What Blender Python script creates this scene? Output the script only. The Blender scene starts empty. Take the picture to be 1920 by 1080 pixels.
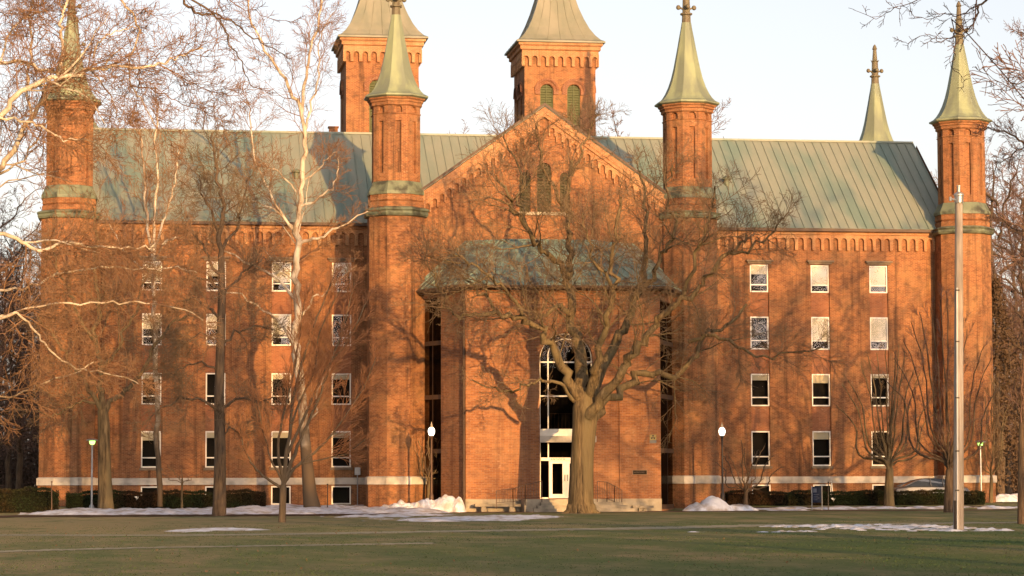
import bpy, math, random
import numpy as np
from mathutils import Vector, noise as mnoise
random.seed(7)
R_ = math.radians
sc = bpy.context.scene
COL = sc.collection
# ------------------------------------------------------------------ camera maths (used to turn measured photo positions into places at a known depth)
FL = 4800.0; PSI = R_(8.3); TH = math.atan((904-540)/FL); ROLL = 0.0028
cyw, syw, ct, st = math.cos(PSI), math.sin(PSI), math.cos(TH), math.sin(TH)
CF = Vector((syw*ct, cyw*ct, st)); CR = Vector((cyw, -syw, 0)); CU = Vector((-syw*st, -cyw*st, ct))
CP = Vector((0, -150, 1.6))
def at(x, y, Y=0.0):
    u, v = x-960, 540-y
    uu = u*math.cos(ROLL)+v*math.sin(ROLL); vv = -u*math.sin(ROLL)+v*math.cos(ROLL)
    d = CF*FL + CR*uu + CU*vv
    return CP + d*((Y-CP.y)/d.y)
def X(x, Y=0.0): return at(x, 600, Y).x
def Z(y, Y=0.0, x=960): return at(x, y, Y).z
def ppm(Y): return FL/(Y+150.0)
def gz(Y):
    t = min(1, max(0, (Y+11)/7.0)); return 0.30*t*t*(3-2*t)
def ground(x, y, z=0.0):
    p = at(x, y, 0); t = (1.6-z)/(1.6-p.z); return Vector((p.x*t, -150+150*t, z))
cam = bpy.data.cameras.new('camera'); co = bpy.data.objects.new('camera', cam); COL.objects.link(co)
cam.sensor_width = 36; cam.lens = FL/1920*36; cam.clip_start = .5; cam.clip_end = 3000
# content is rolled counter-clockwise by ROLL, so the camera itself is rolled clockwise
cr = CR*math.cos(ROLL) - CU*math.sin(ROLL); cu = CU*math.cos(ROLL) + CR*math.sin(ROLL)
from mathutils import Matrix
M = Matrix((cr, cu, -CF)).transposed().to_4x4(); M.translation = CP
co.matrix_world = M
sc.camera = co
# ------------------------------------------------------------------ light
AZ, EL = R_(10.5), R_(6.0)
sdir = Vector((math.sin(AZ)*math.cos(EL), -math.cos(AZ)*math.cos(EL), math.sin(EL)))
sl = bpy.data.lights.new('sun', 'SUN'); sl.energy = 3.4; sl.angle = R_(.5); sl.color = (1.0, .575, .225)
so = bpy.data.objects.new('sun', sl); COL.objects.link(so); so.rotation_euler = sdir.to_track_quat('Z', 'Y').to_euler()
so.location = sdir*300
w = bpy.data.worlds.new('World'); sc.world = w; w.use_nodes = True
nt = w.node_tree; nt.nodes.clear()
out = nt.nodes.new('ShaderNodeOutputWorld'); bg = nt.nodes.new('ShaderNodeBackground'); sky = nt.nodes.new('ShaderNodeTexSky')
sky.sky_type = 'NISHITA'; sky.sun_disc = False; sky.sun_elevation = EL; sky.sun_rotation = math.pi-AZ; sky.air_density = 1.0; sky.dust_density = 2.5; sky.ozone_density = 1.0
hs = nt.nodes.new('ShaderNodeHueSaturation'); hs.inputs['Saturation'].default_value = .42
nt.links.new(sky.outputs[0], hs.inputs['Color']); tn = nt.nodes.new('ShaderNodeMixRGB'); tn.blend_type = 'MULTIPLY'; tn.inputs[0].default_value = 1; tn.inputs[2].default_value = (1.025, .97, 1.03, 1); nt.links.new(hs.outputs[0], tn.inputs[1]); nt.links.new(tn.outputs[0], bg.inputs[0]); nt.links.new(bg.outputs[0], out.inputs[0])
bg.inputs[1].default_value = .15
sc.view_settings.view_transform = 'Standard'; sc.view_settings.look = 'None'; sc.view_settings.exposure = 1.25; sc.view_settings.gamma = 1
sc.cycles.max_bounces = 5; sc.cycles.transparent_max_bounces = 12; sc.cycles.caustics_reflective = False; sc.cycles.caustics_refractive = False
sc.cycles.sample_clamp_indirect = 6
# ------------------------------------------------------------------ materials
def mat(name, base=(.5,.5,.5), rough=.8, metal=0.0, spec=.3, c2=None, nscale=3.0, ncontrast=.5, c3=None, n3scale=.3, bump=0.0, bscale=20, stretch=(1,1,1), emit=None, estr=0, coord='Object', streak=None):
    m = bpy.data.materials.new(name); m.use_nodes = True; t = m.node_tree; N, Lk = t.nodes, t.links
    b = N['Principled BSDF']; b.inputs['Roughness'].default_value = rough; b.inputs['Metallic'].default_value = metal
    b.inputs['Specular IOR Level'].default_value = spec; b.inputs['Base Color'].default_value = (*base, 1)
    m.diffuse_color = (*base, 1)
    tc = N.new('ShaderNodeTexCoord'); mp = N.new('ShaderNodeMapping'); Lk.new(tc.outputs[coord], mp.inputs[0]); mp.inputs['Scale'].default_value = stretch
    col = None
    if c2:
        n = N.new('ShaderNodeTexNoise'); n.inputs['Scale'].default_value = nscale; n.inputs['Detail'].default_value = 8; n.inputs['Roughness'].default_value = .65
        Lk.new(mp.outputs[0], n.inputs['Vector'])
        r = N.new('ShaderNodeValToRGB'); r.color_ramp.elements[0].position = .5-ncontrast/2; r.color_ramp.elements[1].position = .5+ncontrast/2
        r.color_ramp.elements[0].color = (*base, 1); r.color_ramp.elements[1].color = (*c2, 1)
        Lk.new(n.outputs['Fac'], r.inputs[0]); col = r.outputs[0]
    if c3:
        n = N.new('ShaderNodeTexNoise'); n.inputs['Scale'].default_value = n3scale; n.inputs['Detail'].default_value = 5
        Lk.new(mp.outputs[0], n.inputs['Vector'])
        r = N.new('ShaderNodeValToRGB'); r.color_ramp.elements[0].position = .45; r.color_ramp.elements[1].position = .62
        r.color_ramp.elements[0].color = (0,0,0,1); r.color_ramp.elements[1].color = (1,1,1,1); Lk.new(n.outputs['Fac'], r.inputs[0])
        mx = N.new('ShaderNodeMixRGB'); mx.inputs[2].default_value = (*c3, 1); Lk.new(r.outputs[0], mx.inputs[0]); Lk.new(col, mx.inputs[1]); col = mx.outputs[0]
    if col: Lk.new(col, b.inputs['Base Color'])
    if bump:
        n = N.new('ShaderNodeTexNoise'); n.inputs['Scale'].default_value = bscale; n.inputs['Detail'].default_value = 6; Lk.new(mp.outputs[0], n.inputs['Vector'])
        bp = N.new('ShaderNodeBump'); bp.inputs['Strength'].default_value = bump; bp.inputs['Distance'].default_value = .05
        Lk.new(n.outputs['Fac'], bp.inputs['Height']); Lk.new(bp.outputs[0], b.inputs['Normal'])
    if emit: b.inputs['Emission Color'].default_value = (*emit, 1); b.inputs['Emission Strength'].default_value = estr
    return m
def brick_mat(name, a, b_, mortar, stain, sx=.22, sy=.075, weather=.5, pale=(.5,.3,.2), palef=.25):
    m = bpy.data.materials.new(name); m.use_nodes = True; t = m.node_tree; N, Lk = t.nodes, t.links
    p = N['Principled BSDF']; p.inputs['Roughness'].default_value = .88; p.inputs['Specular IOR Level'].default_value = .15
    m.diffuse_color = (*a, 1)
    uv = N.new('ShaderNodeUVMap'); br = N.new('ShaderNodeTexBrick'); Lk.new(uv.outputs[0], br.inputs['Vector'])
    br.inputs['Scale'].default_value = 1; br.inputs['Brick Width'].default_value = sx; br.inputs['Row Height'].default_value = sy
    br.inputs['Mortar Size'].default_value = .009; br.inputs['Mortar Smooth'].default_value = .3; br.inputs['Bias'].default_value = -.1
    br.inputs['Color1'].default_value = (*a, 1); br.inputs['Color2'].default_value = (*b_, 1); br.inputs['Mortar'].default_value = (*mortar, 1)
    br.offset = .5
    tc = N.new('ShaderNodeTexCoord')
    def noise(scale, lo, hi, stretch=None, detail=6, src='Object'):
        n = N.new('ShaderNodeTexNoise'); n.inputs['Scale'].default_value = scale; n.inputs['Detail'].default_value = detail; n.inputs['Roughness'].default_value = .62
        if stretch:
            mp = N.new('ShaderNodeMapping'); mp.inputs['Scale'].default_value = stretch; Lk.new(tc.outputs['Object'], mp.inputs[0]); Lk.new(mp.outputs[0], n.inputs['Vector'])
        else: Lk.new(tc.outputs['Object'], n.inputs['Vector'])
        r = N.new('ShaderNodeMapRange'); r.inputs['From Min'].default_value = lo; r.inputs['From Max'].default_value = hi; Lk.new(n.outputs['Fac'], r.inputs[0]); return r.outputs[0]
    def mix(f, c, colr, k=1.0, mode='MIX'):
        mx = N.new('ShaderNodeMixRGB'); mx.blend_type = mode
        mu = N.new('ShaderNodeMath'); mu.operation = 'MULTIPLY'; mu.inputs[1].default_value = k; mu.use_clamp = True; Lk.new(f, mu.inputs[0]); Lk.new(mu.outputs[0], mx.inputs[0])
        Lk.new(c, mx.inputs[1]); mx.inputs[2].default_value = (*colr, 1); return mx.outputs[0]
    c = br.outputs['Color']
    c = mix(noise(.55, .48, .66), c, pale, palef)                       # weathered paler brick
    c = mix(noise(2.2, .5, .75), c, stain, weather)                     # soot and damp blotches
    c = mix(noise(.8, .52, .72, (3.2, 3.2, .16)), c, stain, weather)    # runs down the wall
    c = mix(noise(5, .62, .70, (1, 1, 1.6), 3), c, (.52,.36,.22), .3)   # lime bloom
    Lk.new(c, p.inputs['Base Color'])
    bp = N.new('ShaderNodeBump'); bp.inputs['Strength'].default_value = .6; bp.inputs['Distance'].default_value = .012; bp.invert = True
    Lk.new(br.outputs['Fac'], bp.inputs['Height']); Lk.new(bp.outputs[0], p.inputs['Normal'])
    return m
BRICK = brick_mat('old_brick', (.31,.120,.045), (.18,.062,.026), (.34,.21,.11), (.070,.038,.022), pale=(.36,.20,.085), weather=.9, palef=.45)
BRICKN = brick_mat('infill_brick', (.33,.122,.054), (.25,.085,.038), (.31,.18,.10), (.12,.06,.038), weather=.35, pale=(.35,.19,.10))
BRICKP = brick_mat('porch_brick', (.34,.142,.056), (.22,.080,.034), (.31,.20,.13), (.11,.052,.034), sx=.3, sy=.09, weather=.55, pale=(.36,.21,.11), palef=.4)
BRICKC = brick_mat('moulded_brick', (.40,.17,.065), (.30,.115,.045), (.46,.31,.18), (.10,.05,.03), pale=(.48,.30,.15), palef=.7, weather=.5)
HOOD = brick_mat('hood_brick', (.20,.065,.030), (.14,.05,.025), (.30,.18,.10), (.07,.035,.025), weather=.4)
COPPER = mat('copper_roof', (.200,.226,.174), .55, 0, .35, (.255,.255,.195), 1.2, .5, (.15,.20,.16), .35, bump=.3, bscale=2.5, stretch=(1.6,.5,.5))
COPPER2 = mat('green_copper', (.12,.145,.095), .55, 0, .25, (.19,.20,.12), 2.2, .5, (.06,.06,.04), 1.6, bump=.2, bscale=4)
SPIREM = mat('spire_copper', (.180,.200,.138), .6, 0, .25, (.145,.165,.11), 1.2, .6, (.25,.28,.16), .6, bump=.12, bscale=3, stretch=(2.2,2.2,.35))
PORCHCU = mat('porch_copper', (.13,.19,.15), .45, 0, .4, (.24,.32,.25), 2.2, .4, (.09,.10,.08), .7, bump=.15, bscale=5, stretch=(2.5,2.5,.5))
FINIAL = mat('rusty_finial', (.10,.07,.05), .6, 0, .2, (.16,.15,.085), 4, .5)
STONE = mat('pale_limestone', (.62,.56,.46), .8, 0, .2, (.50,.44,.36), 3, .5, (.34,.31,.26), 1.1)
CONC = mat('buff_concrete', (.42,.36,.26), .85, 0, .2, (.33,.28,.20), 3, .5, (.22,.19,.14), 1.2)
WHITE = mat('cream_paint', (.86,.80,.68), .5, 0, .3, (.74,.68,.56), 6, .5)
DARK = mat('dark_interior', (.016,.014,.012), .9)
BLIND = mat('window_blind', (.66,.60,.46), .7)
BROWN = mat('brown_trim', (.07,.04,.024), .6, 0, .3, (.10,.06,.035), 5, .5)
METAL = mat('black_iron', (.035,.028,.024), .5, .3, .4)
GALV = mat('galvanised_steel', (.42,.42,.40), .42, .6, .5, (.3,.3,.29), 8, .5)
RAIL = mat('rusted_rail', (.16,.09,.055), .6, .2, .3, (.10,.07,.05), 9, .5)
def glass_mat(name='window_glass', refl=.012, tint=(1,1,1), dim=.34, clear=(.78,.76,.70,1)):
    m = bpy.data.materials.new(name); m.use_nodes = True; t = m.node_tree; N, Lk = t.nodes, t.links; N.clear()
    o = N.new('ShaderNodeOutputMaterial'); mx = N.new('ShaderNodeMixShader'); tr = N.new('ShaderNodeBsdfTransparent'); gl = N.new('ShaderNodeBsdfGlossy')
    tr.inputs[0].default_value = clear; gl.inputs['Roughness'].default_value = .03; gl.inputs['Color'].default_value = (*tint, 1)
    fr = N.new('ShaderNodeFresnel'); fr.inputs['IOR'].default_value = 1.5
    ad = N.new('ShaderNodeMath'); ad.operation = 'ADD'; ad.inputs[1].default_value = refl; Lk.new(fr.outputs[0], ad.inputs[0])
    n = N.new('ShaderNodeTexNoise'); n.inputs['Scale'].default_value = 1.3; tc = N.new('ShaderNodeTexCoord'); Lk.new(tc.outputs['Object'], n.inputs['Vector'])
    bp = N.new('ShaderNodeBump'); bp.inputs['Strength'].default_value = .05; bp.inputs['Distance'].default_value = .01; Lk.new(n.outputs['Fac'], bp.inputs['Height']); Lk.new(bp.outputs[0], gl.inputs['Normal'])
    mu = N.new('ShaderNodeMath'); mu.operation = 'MULTIPLY'; mu.inputs[1].default_value = dim; Lk.new(ad.outputs[0], mu.inputs[0]); Lk.new(mu.outputs[0], mx.inputs[0]); Lk.new(tr.outputs[0], mx.inputs[1]); Lk.new(gl.outputs[0], mx.inputs[2]); Lk.new(mx.outputs[0], o.inputs[0])
    return m
GLASS = glass_mat()
GLASSD = glass_mat('dimmed_reflection_glass', dim=.14, clear=(.35,.33,.30,1))  # dark porch glazing; cut reflection stands in for dark trees mirrored in the arch
BARK = mat('grey_brown_bark', (.045,.032,.018), .9, 0, .1, (.21,.15,.078), 2.2, .3, (.15,.115,.06), .5, bump=1.0, bscale=5, stretch=(4,4,.4))
BARKD = mat('dark_bark', (.05,.035,.025), .9, 0, .1, (.15,.105,.066), 2.2, .35, bump=.7, bscale=7, stretch=(3,3,.5))
SYC = mat('sycamore_bark', (.44,.36,.26), .8, 0, .15, (.20,.145,.09), 2.6, .22, (.52,.45,.34), 1.4, stretch=(1,1,.6))
def syc_height(m):
    t = m.node_tree; N, Lk = t.nodes, t.links; b = N['Principled BSDF']; src = b.inputs['Base Color'].links[0].from_socket
    tc = N.new('ShaderNodeTexCoord'); sp = N.new('ShaderNodeSeparateXYZ'); Lk.new(tc.outputs['Object'], sp.inputs[0]); nz = N.new('ShaderNodeTexNoise'); nz.inputs['Scale'].default_value = 1.6; Lk.new(tc.outputs['Object'], nz.inputs['Vector'])
    ad = N.new('ShaderNodeMath'); ad.operation = 'MULTIPLY_ADD'; ad.inputs[1].default_value = 6; Lk.new(nz.outputs['Fac'], ad.inputs[0]); Lk.new(sp.outputs[2], ad.inputs[2])
    r = N.new('ShaderNodeMapRange'); r.inputs['From Min'].default_value = 6.5; r.inputs['From Max'].default_value = 10.5; Lk.new(ad.outputs[0], r.inputs[0])
    mx = N.new('ShaderNodeMixRGB'); mx.inputs[1].default_value = (.115,.08,.048,1); Lk.new(r.outputs[0], mx.inputs[0]); Lk.new(src, mx.inputs[2]); Lk.new(mx.outputs[0], b.inputs['Base Color'])
syc_height(SYC)
SYCT = mat('sycamore_twig', (.20,.105,.055), .85, 0, .1, (.27,.16,.085), 1.5, .5)
TWIG = mat('oak_twig', (.14,.092,.055), .85, 0, .1, (.20,.14,.08), 2, .5)
TWIGR = mat('red_twig', (.34,.16,.075), .85, 0, .1, (.25,.12,.06), 2, .5)
TWIGD = mat('far_twig', (.15,.095,.075), .9, 0, .1, (.20,.12,.085), .6, .5)
HEDGE = mat('yew_leaf', (.012,.021,.009), .7, 0, .1, (.026,.032,.011), 1.2, .4, (.045,.024,.011), .5)
SNOW = mat('old_snow', (.80,.81,.85), .7, 0, .2, (.66,.65,.67), 3, .5, (.46,.40,.35), 1.6, bump=.5, bscale=6)
# ------------------------------------------------------------------ mesh helper
class MB:
    def __init__(s): s.v = []; s.f = []; s.m = []
    def face(s, pts, m=0):
        i = len(s.v); s.v.extend([tuple(p) for p in pts]); s.f.append(tuple(range(i, i+len(pts)))); s.m.append(m)
    def box(s, x0, x1, y0, y1, z0, z1, m=0):
        P = [(x0,y0,z0),(x1,y0,z0),(x1,y1,z0),(x0,y1,z0),(x0,y0,z1),(x1,y0,z1),(x1,y1,z1),(x0,y1,z1)]
        for q in ((0,1,5,4),(1,2,6,5),(2,3,7,6),(3,0,4,7),(4,5,6,7),(3,2,1,0)): s.face([P[k] for k in q], m)
    def bar(s, a, b, r, n=8, r2=None, m=0, caps=True):
        a, b = Vector(a), Vector(b); d = (b-a).normalized(); r2 = r if r2 is None else r2
        ref = Vector((0,0,1)) if abs(d.z) < .9 else Vector((1,0,0)); u = d.cross(ref).normalized(); v = d.cross(u)
        A = [a+(u*math.cos(2*math.pi*k/n)+v*math.sin(2*math.pi*k/n))*r for k in range(n)]
        B = [b+(u*math.cos(2*math.pi*k/n)+v*math.sin(2*math.pi*k/n))*r2 for k in range(n)]
        for k in range(n): s.face([A[k], A[(k+1)%n], B[(k+1)%n], B[k]], m)
        if caps: s.face(A[::-1], m); s.face(B, m)
    def lathe(s, cx, cy, prof, n=8, m=0, ph=None, capb=True, capt=True):
        """prof: (apothem, z); flats face the front"""
        ph = math.pi/n if ph is None else ph
        rings = []
        for a, z in prof:
            r = a/math.cos(math.pi/n)
            rings.append([(cx+r*math.sin(ph+2*math.pi*k/n), cy-r*math.cos(ph+2*math.pi*k/n), z) for k in range(n)])
        for A, B in zip(rings[:-1], rings[1:]):
            for k in range(n): s.face([A[k], A[(k+1)%n], B[(k+1)%n], B[k]], m)
        if capb: s.face(rings[0][::-1], m)
        if capt: s.face(rings[-1], m)
    def build(s, name, mats, parent=None, smooth=False, merge=False):
        me = bpy.data.meshes.new(name); me.from_pydata(s.v, [], s.f)
        if not isinstance(mats, (list, tuple)): mats = [mats]
        for mm in mats: me.materials.append(mm)
        if len(mats) > 1: me.polygons.foreach_set('material_index', s.m)
        # planar uv in metres on every face
        me.update()
        uvl = me.uv_layers.new(name='UVMap'); nl = len(me.loops); co_ = np.zeros(len(me.vertices)*3); me.vertices.foreach_get('co', co_); co_ = co_.reshape(-1,3)
        li = np.zeros(nl, dtype=np.int64); me.loops.foreach_get('vertex_index', li)
        nn = np.zeros(len(me.polygons)*3); me.polygons.foreach_get('normal', nn); nn = nn.reshape(-1,3)
        tot = np.zeros(len(me.polygons), dtype=np.int64); me.polygons.foreach_get('loop_total', tot)
        N = np.repeat(nn, tot, axis=0)
        T = np.stack([-N[:,1], N[:,0], np.zeros(nl)], 1); L = np.linalg.norm(T, axis=1); T[L<.05] = (1,0,0); L[L<.05] = 1; T /= L[:,None]
        B = np.cross(N, T); P = co_[li]; U = np.stack([(P*T).sum(1), (P*B).sum(1)], 1)
        uvl.data.foreach_set('uv', U.astype(np.float32).ravel())
        if smooth: me.polygons.foreach_set('use_smooth', [True]*len(me.polygons))
        me.update()
        o = bpy.data.objects.new(name, me); COL.objects.link(o)
        if parent: o.parent = parent
        return o
def tag(o, label=None, cat=None, group=None, kind=None):
    if label: o['label'] = label
    if cat: o['category'] = cat
    if group: o['group'] = group
    if kind: o['kind'] = kind
    return o
def empty(name, loc=(0,0,0)):
    o = bpy.data.objects.new(name, None); COL.objects.link(o); o.location = loc; return o
class Frame:
    """local (u along the wall, z up, d out of the wall)"""
    def __init__(s, o, ud): s.o = Vector(o); s.u = Vector(ud).normalized(); s.n = s.u.cross(Vector((0,0,1)))
    def __call__(s, u, z, d=0): p = s.o + s.u*u + s.n*d; return (p.x, p.y, s.o.z+z)
FR = Frame((0,0,0), (1,0,0))
def arc(uc, hw, zs, n=10):
    return lambda u: zs + math.sqrt(max(0, hw*hw-(u-uc)**2))
def hole(u0, u1, lo, hi, arch=False, n=10, depth=None, back=None):
    h = dict(u0=u0, u1=u1, lo=lo, hi=(lambda u: hi), n=n, arch=arch, depth=depth, back=back)
    if arch:
        c, r = (u0+u1)/2, (u1-u0)/2; h['hi'] = arc(c, r, hi); h['us'] = [c-r*math.cos(math.pi*k/n) for k in range(n+1)]
    else: h['us'] = [u0, u1]
    return h
def wall(mb, fr, us, zb, zt, holes=(), d=0.0, depth=.3, m=0, mr=None, under=False):
    """a wall in a frame, cut by holes with reveals; zt may be a function of u"""
    mr = m if mr is None else mr
    ztf = zt if callable(zt) else (lambda u: zt)
    S = sorted(set([round(u, 5) for u in us] + [round(u, 5) for h in holes for u in h['us']]))
    for a, b in zip(S[:-1], S[1:]):
        if b-a < 1e-4: continue
        mid = (a+b)/2; hs_ = sorted([h for h in holes if h['u0'] < mid < h['u1']], key=lambda h: h['lo'])
        ca = cb = zb
        for h in hs_:
            if h['lo'] > max(ca, cb)+1e-4: mb.face([fr(a,ca,d), fr(b,cb,d), fr(b,h['lo'],d), fr(a,h['lo'],d)], m)
            ca, cb = h['hi'](a), h['hi'](b); dp = d-(h['depth'] if h['depth'] is not None else depth)
            mb.face([fr(a,ca,d), fr(b,cb,d), fr(b,cb,dp), fr(a,ca,dp)], mr)
        mb.face([fr(a,ca,d), fr(b,cb,d), fr(b,ztf(b),d), fr(a,ztf(a),d)], m)
        if under and not hs_: mb.face([fr(a,zb,d-depth), fr(b,zb,d-depth), fr(b,zb,d), fr(a,zb,d)], m)
    for h in holes:
        dp = d-(h['depth'] if h['depth'] is not None else depth); lo = h['lo']; a, b = h['u0'], h['u1']
        if not (under and abs(lo-zb) < 1e-3): mb.face([fr(a,lo,dp), fr(b,lo,dp), fr(b,lo,d), fr(a,lo,d)], mr)
        mb.face([fr(a,lo,d), fr(a,h['hi'](a),d), fr(a,h['hi'](a),dp), fr(a,lo,dp)], mr)
        mb.face([fr(b,lo,dp), fr(b,h['hi'](b),dp), fr(b,h['hi'](b),d), fr(b,lo,d)], mr)
        if h['back'] is not None:
            U = h['us']
            for p, q in zip(U[:-1], U[1:]): mb.face([fr(p,lo,dp), fr(q,lo,dp), fr(q,h['hi'](q),dp), fr(p,h['hi'](p),dp)], h['back'])

# ================================================================== THE HALL
YP, YF, YR, YB = -7.2, -11.9, 8.0, 16.5          # pavilion front, porch front, ridge, rear wall
ZE = 16.84; ZR = 23.25
hall = empty('brick_hall', (22, 4, 0)); tag(hall, 'long red brick hall with copper roofs, spired corner turrets and two square towers', 'building')
hall.matrix_world.translation = (0,0,0)
XL0, XR0 = X(98, 0)-.2, X(1800, 0)                # wing ends sit inside the end turrets
tLx = (X(692, YP)+X(795, YP))/2; tRx = (X(1242, YP)+X(1346, YP))/2
eLx = (X(70, -.5)+X(178, -.5))/2; eRx = (X(1757, -.5)+X(1853, -.5))/2
# ---- windows
WCOL_L = [(267,303),(387,423),(510,546),(622,659)]; WCOL_R = [(1407,1442),(1521,1556),(1631,1666)]
rowsL = [(490,546),(588,648),(699,759),(808,877)]; rowsR = [(497,549),(594,656),(701,762),(808,874)]
blinds = {}
def zrows(rows, x): return [(Z(b, .1, x), Z(t, .1, x)) for t, b in rows]
wallmb = MB(); windows = []
def wing(x0, x1, cols, rows, refx):
    holes = []; zz = zrows(rows, refx)
    for a, b in cols:
        xa = X((a+b)/2)-.58; xb = xa+1.16
        holes.append(hole(xa, xb, zz[3][0]-.02, zz[0][1]+.02, depth=.11))
        sub = [hole(xa+.01, xb-.01, z0, z1, depth=.5, back=2) for z0, z1 in zz]
        wall(wallmb, FR, [xa-.02, xb+.02], zz[3][0]-.1, zz[0][1]+.1, sub, d=-.11, depth=.5, m=1, mr=1)
        for k, (z0, z1) in enumerate(zz): windows.append((xa, xb, z0, z1, k, (a, b)))
        zb0, zb1 = .30+.02, 1.42
        holes.append(hole(xa, xb, zb0, zb1, depth=.45, back=2)); windows.append((xa, xb, zb0, zb1, 4, (a, b)))
    wall(wallmb, FR, [x0, x1], -1, ZE+.1, holes, m=0)
wing(XL0, tLx, WCOL_L, rowsL, 400); wing(tRx, XR0, WCOL_R, rowsR, 1540)
# other walls of the wings and pavilion
for fr, L, zt in ((Frame((XL0, YB, 0), (0,-1,0)), YB, 0), (Frame((XR0, 0, 0), (0,1,0)), YB, 0)):
    wall(wallmb, fr, [0, L/2, L], -1, lambda u, L=L: ZE+.1+(ZR-ZE-.2)*(1-abs(u-L/2)/(L/2)))
wallmb.face([(XL0,YB,-1),(XR0,YB,-1),(XR0,YB,ZE),(XL0,YB,ZE)])
# bricked-up blind recesses on the wing next to the turrets
PXL, PXR = tLx-1.2, tRx+1.2
AP = at(1015, 197, YP); ax_, az_ = (tLx+tRx)/2, AP.z
g1 = at(800, 350, YP); slope = (az_-g1.z)/(ax_-g1.x)
frp = Frame((0, YP, 0), (1,0,0))
rake = lambda u: az_-.12-slope*abs(u-ax_)
hs3 = []
for (a, b, t, bo) in ((968,989,322,398),(1001,1028,304,399),(1044,1063,322,398)):
    xa, xb = X(a, YP), X(b, YP); c = (xa+xb)/2-( (X(1001,YP)+X(1028,YP))/2 - ax_)*1.0; hw = (xb-xa)/2
    hs3.append(hole(c-hw, c+hw, Z(398, YP), Z(t, YP)-hw, arch=True, depth=.22, back=None))
wall(wallmb, frp, [tLx, ax_, tRx], -1, rake, hs3, m=0)
wallmb.face([(tLx-.6,YP,-1),(tLx-.6,0,-1),(tLx-.6,0,ZE+.6),(tLx-.6,YP,ZE+.6)]); wallmb.face([(tRx+.6,YP,-1),(tRx+.6,0,-1),(tRx+.6,0,ZE+.6),(tRx+.6,YP,ZE+.6)])
wallmb.build('wall', [BRICK, BRICKN, DARK], hall)
def pside(name, m_, fn):
    b = MB(); fn(b); return b.build(name, m_, hall)
# ---- corbel tables (arcaded cornices)
def corbel(fr, u0, u1, ztop, zarch, zbot, pitch, hw, d, m=0, mb=None, ztopf=None):
    mb = mb or MB(); n = max(1, round((u1-u0)/pitch)); p = (u1-u0)/n
    hs_ = [hole(u0+(k+.5)*p-hw, u0+(k+.5)*p+hw, zbot, zarch-hw, arch=True, n=6, depth=d-.001) for k in range(n)]
    wall(mb, fr, [u0, u1], zbot, ztop, hs_, d=d, depth=d-.001, m=m, under=True)
    return mb
zc0, zc1, zc2 = Z(470, -.1, 1600), Z(447, -.1, 1600), Z(441, -.1, 1600)
for a, b in ((XL0, tLx-.6), (tRx+.6, XR0)):
    c = corbel(FR, a, b, zc2, zc1, zc0,   .545, .175, .17)
    c.box(a, b, -.27, 0, zc2, zc2+.13); c.box(a, b, -.34, 0, zc2+.13, zc2+.26); c.box(a, b, -.28, 0, zc2+.26, ZE-.08)
    c.build('cornice', BRICKC, hall)
# ---- stone band
for a, b in ((XL0-.02, tLx-.55), (tRx+.55, XR0)):
    pside('stone_band', STONE, lambda m_: m_.box(a, b, -.10, .0, 1.49, 1.89))
# ---- roofs
def roof_plane(mb, p00, p10, p11, p01, seam, gap=.55, thick=.08):
    """p00-p10 eave, p01-p11 ridge; standing seams run up the slope"""
    p00, p10, p11, p01 = map(Vector, (p00, p10, p11, p01)); n = (p10-p00).cross(p01-p00).normalized()
    if n.z < 0: n = -n
    q = [p-n*thick for p in (p00, p10, p11, p01)]; P = [p00, p10, p11, p01]
    mb.face(P); mb.face(q[::-1])
    for k in range(4): mb.face([P[k], q[k], q[(k+1)%4], P[(k+1)%4]])
    if seam:
        L = (p10-p00).length; k = max(2, int(L/gap)); e = (p10-p00).normalized()
        for i in range(k+1):
            t = i/k; a = p00.lerp(p10, t); b = p01.lerp(p11, t); wv = e*.022; h = n*.055
            mb.face([a-wv+h, a+wv+h, b+wv+h, b-wv+h]); mb.face([a-wv, a-wv+h, b-wv+h, b-wv]); mb.face([a+wv, a+wv+h, b+wv+h, b+wv]); mb.face([a-wv, a+wv, a+wv+h, a-wv+h])
ex0, ex1 = XL0-.15, X(1716, YR)
rf = MB(); roof_plane(rf, (ex0,-.45,ZE), (ex1+.0,-.45,ZE), (ex1,YR,ZR), (ex0,YR,ZR), True); roof_plane(rf, (ex1,YB+.4,ZE), (ex0,YB+.4,ZE), (ex0,YR,ZR), (ex1,YR,ZR), False)
rf.box(ex0, ex1, YR-.12, YR+.12, ZR-.02, ZR+.10)
rf.build('roof', COPPER, hall)
pside('gutter', BROWN, lambda m_: m_.box(ex0, tLx-.5, -.62, -.30, ZE-.20, ZE-.03)); pside('gutter', BROWN, lambda m_: m_.box(tRx+.5, ex1, -.62, -.30, ZE-.20, ZE-.03))
# gable roof of the pavilion
gr = MB(); ze_ = az_-slope*(ax_-tLx+.3)
roof_plane(gr, (tLx-.3,YP-.25,ze_), (tLx-.3,YR,ze_), (ax_,YR,az_), (ax_,YP-.25,az_), False); roof_plane(gr, (tRx+.3,YR,ze_), (tRx+.3,YP-.25,ze_), (ax_,YP-.25,az_), (ax_,YR,az_), False)
gr.build('gable_roof', COPPER, hall)
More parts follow.
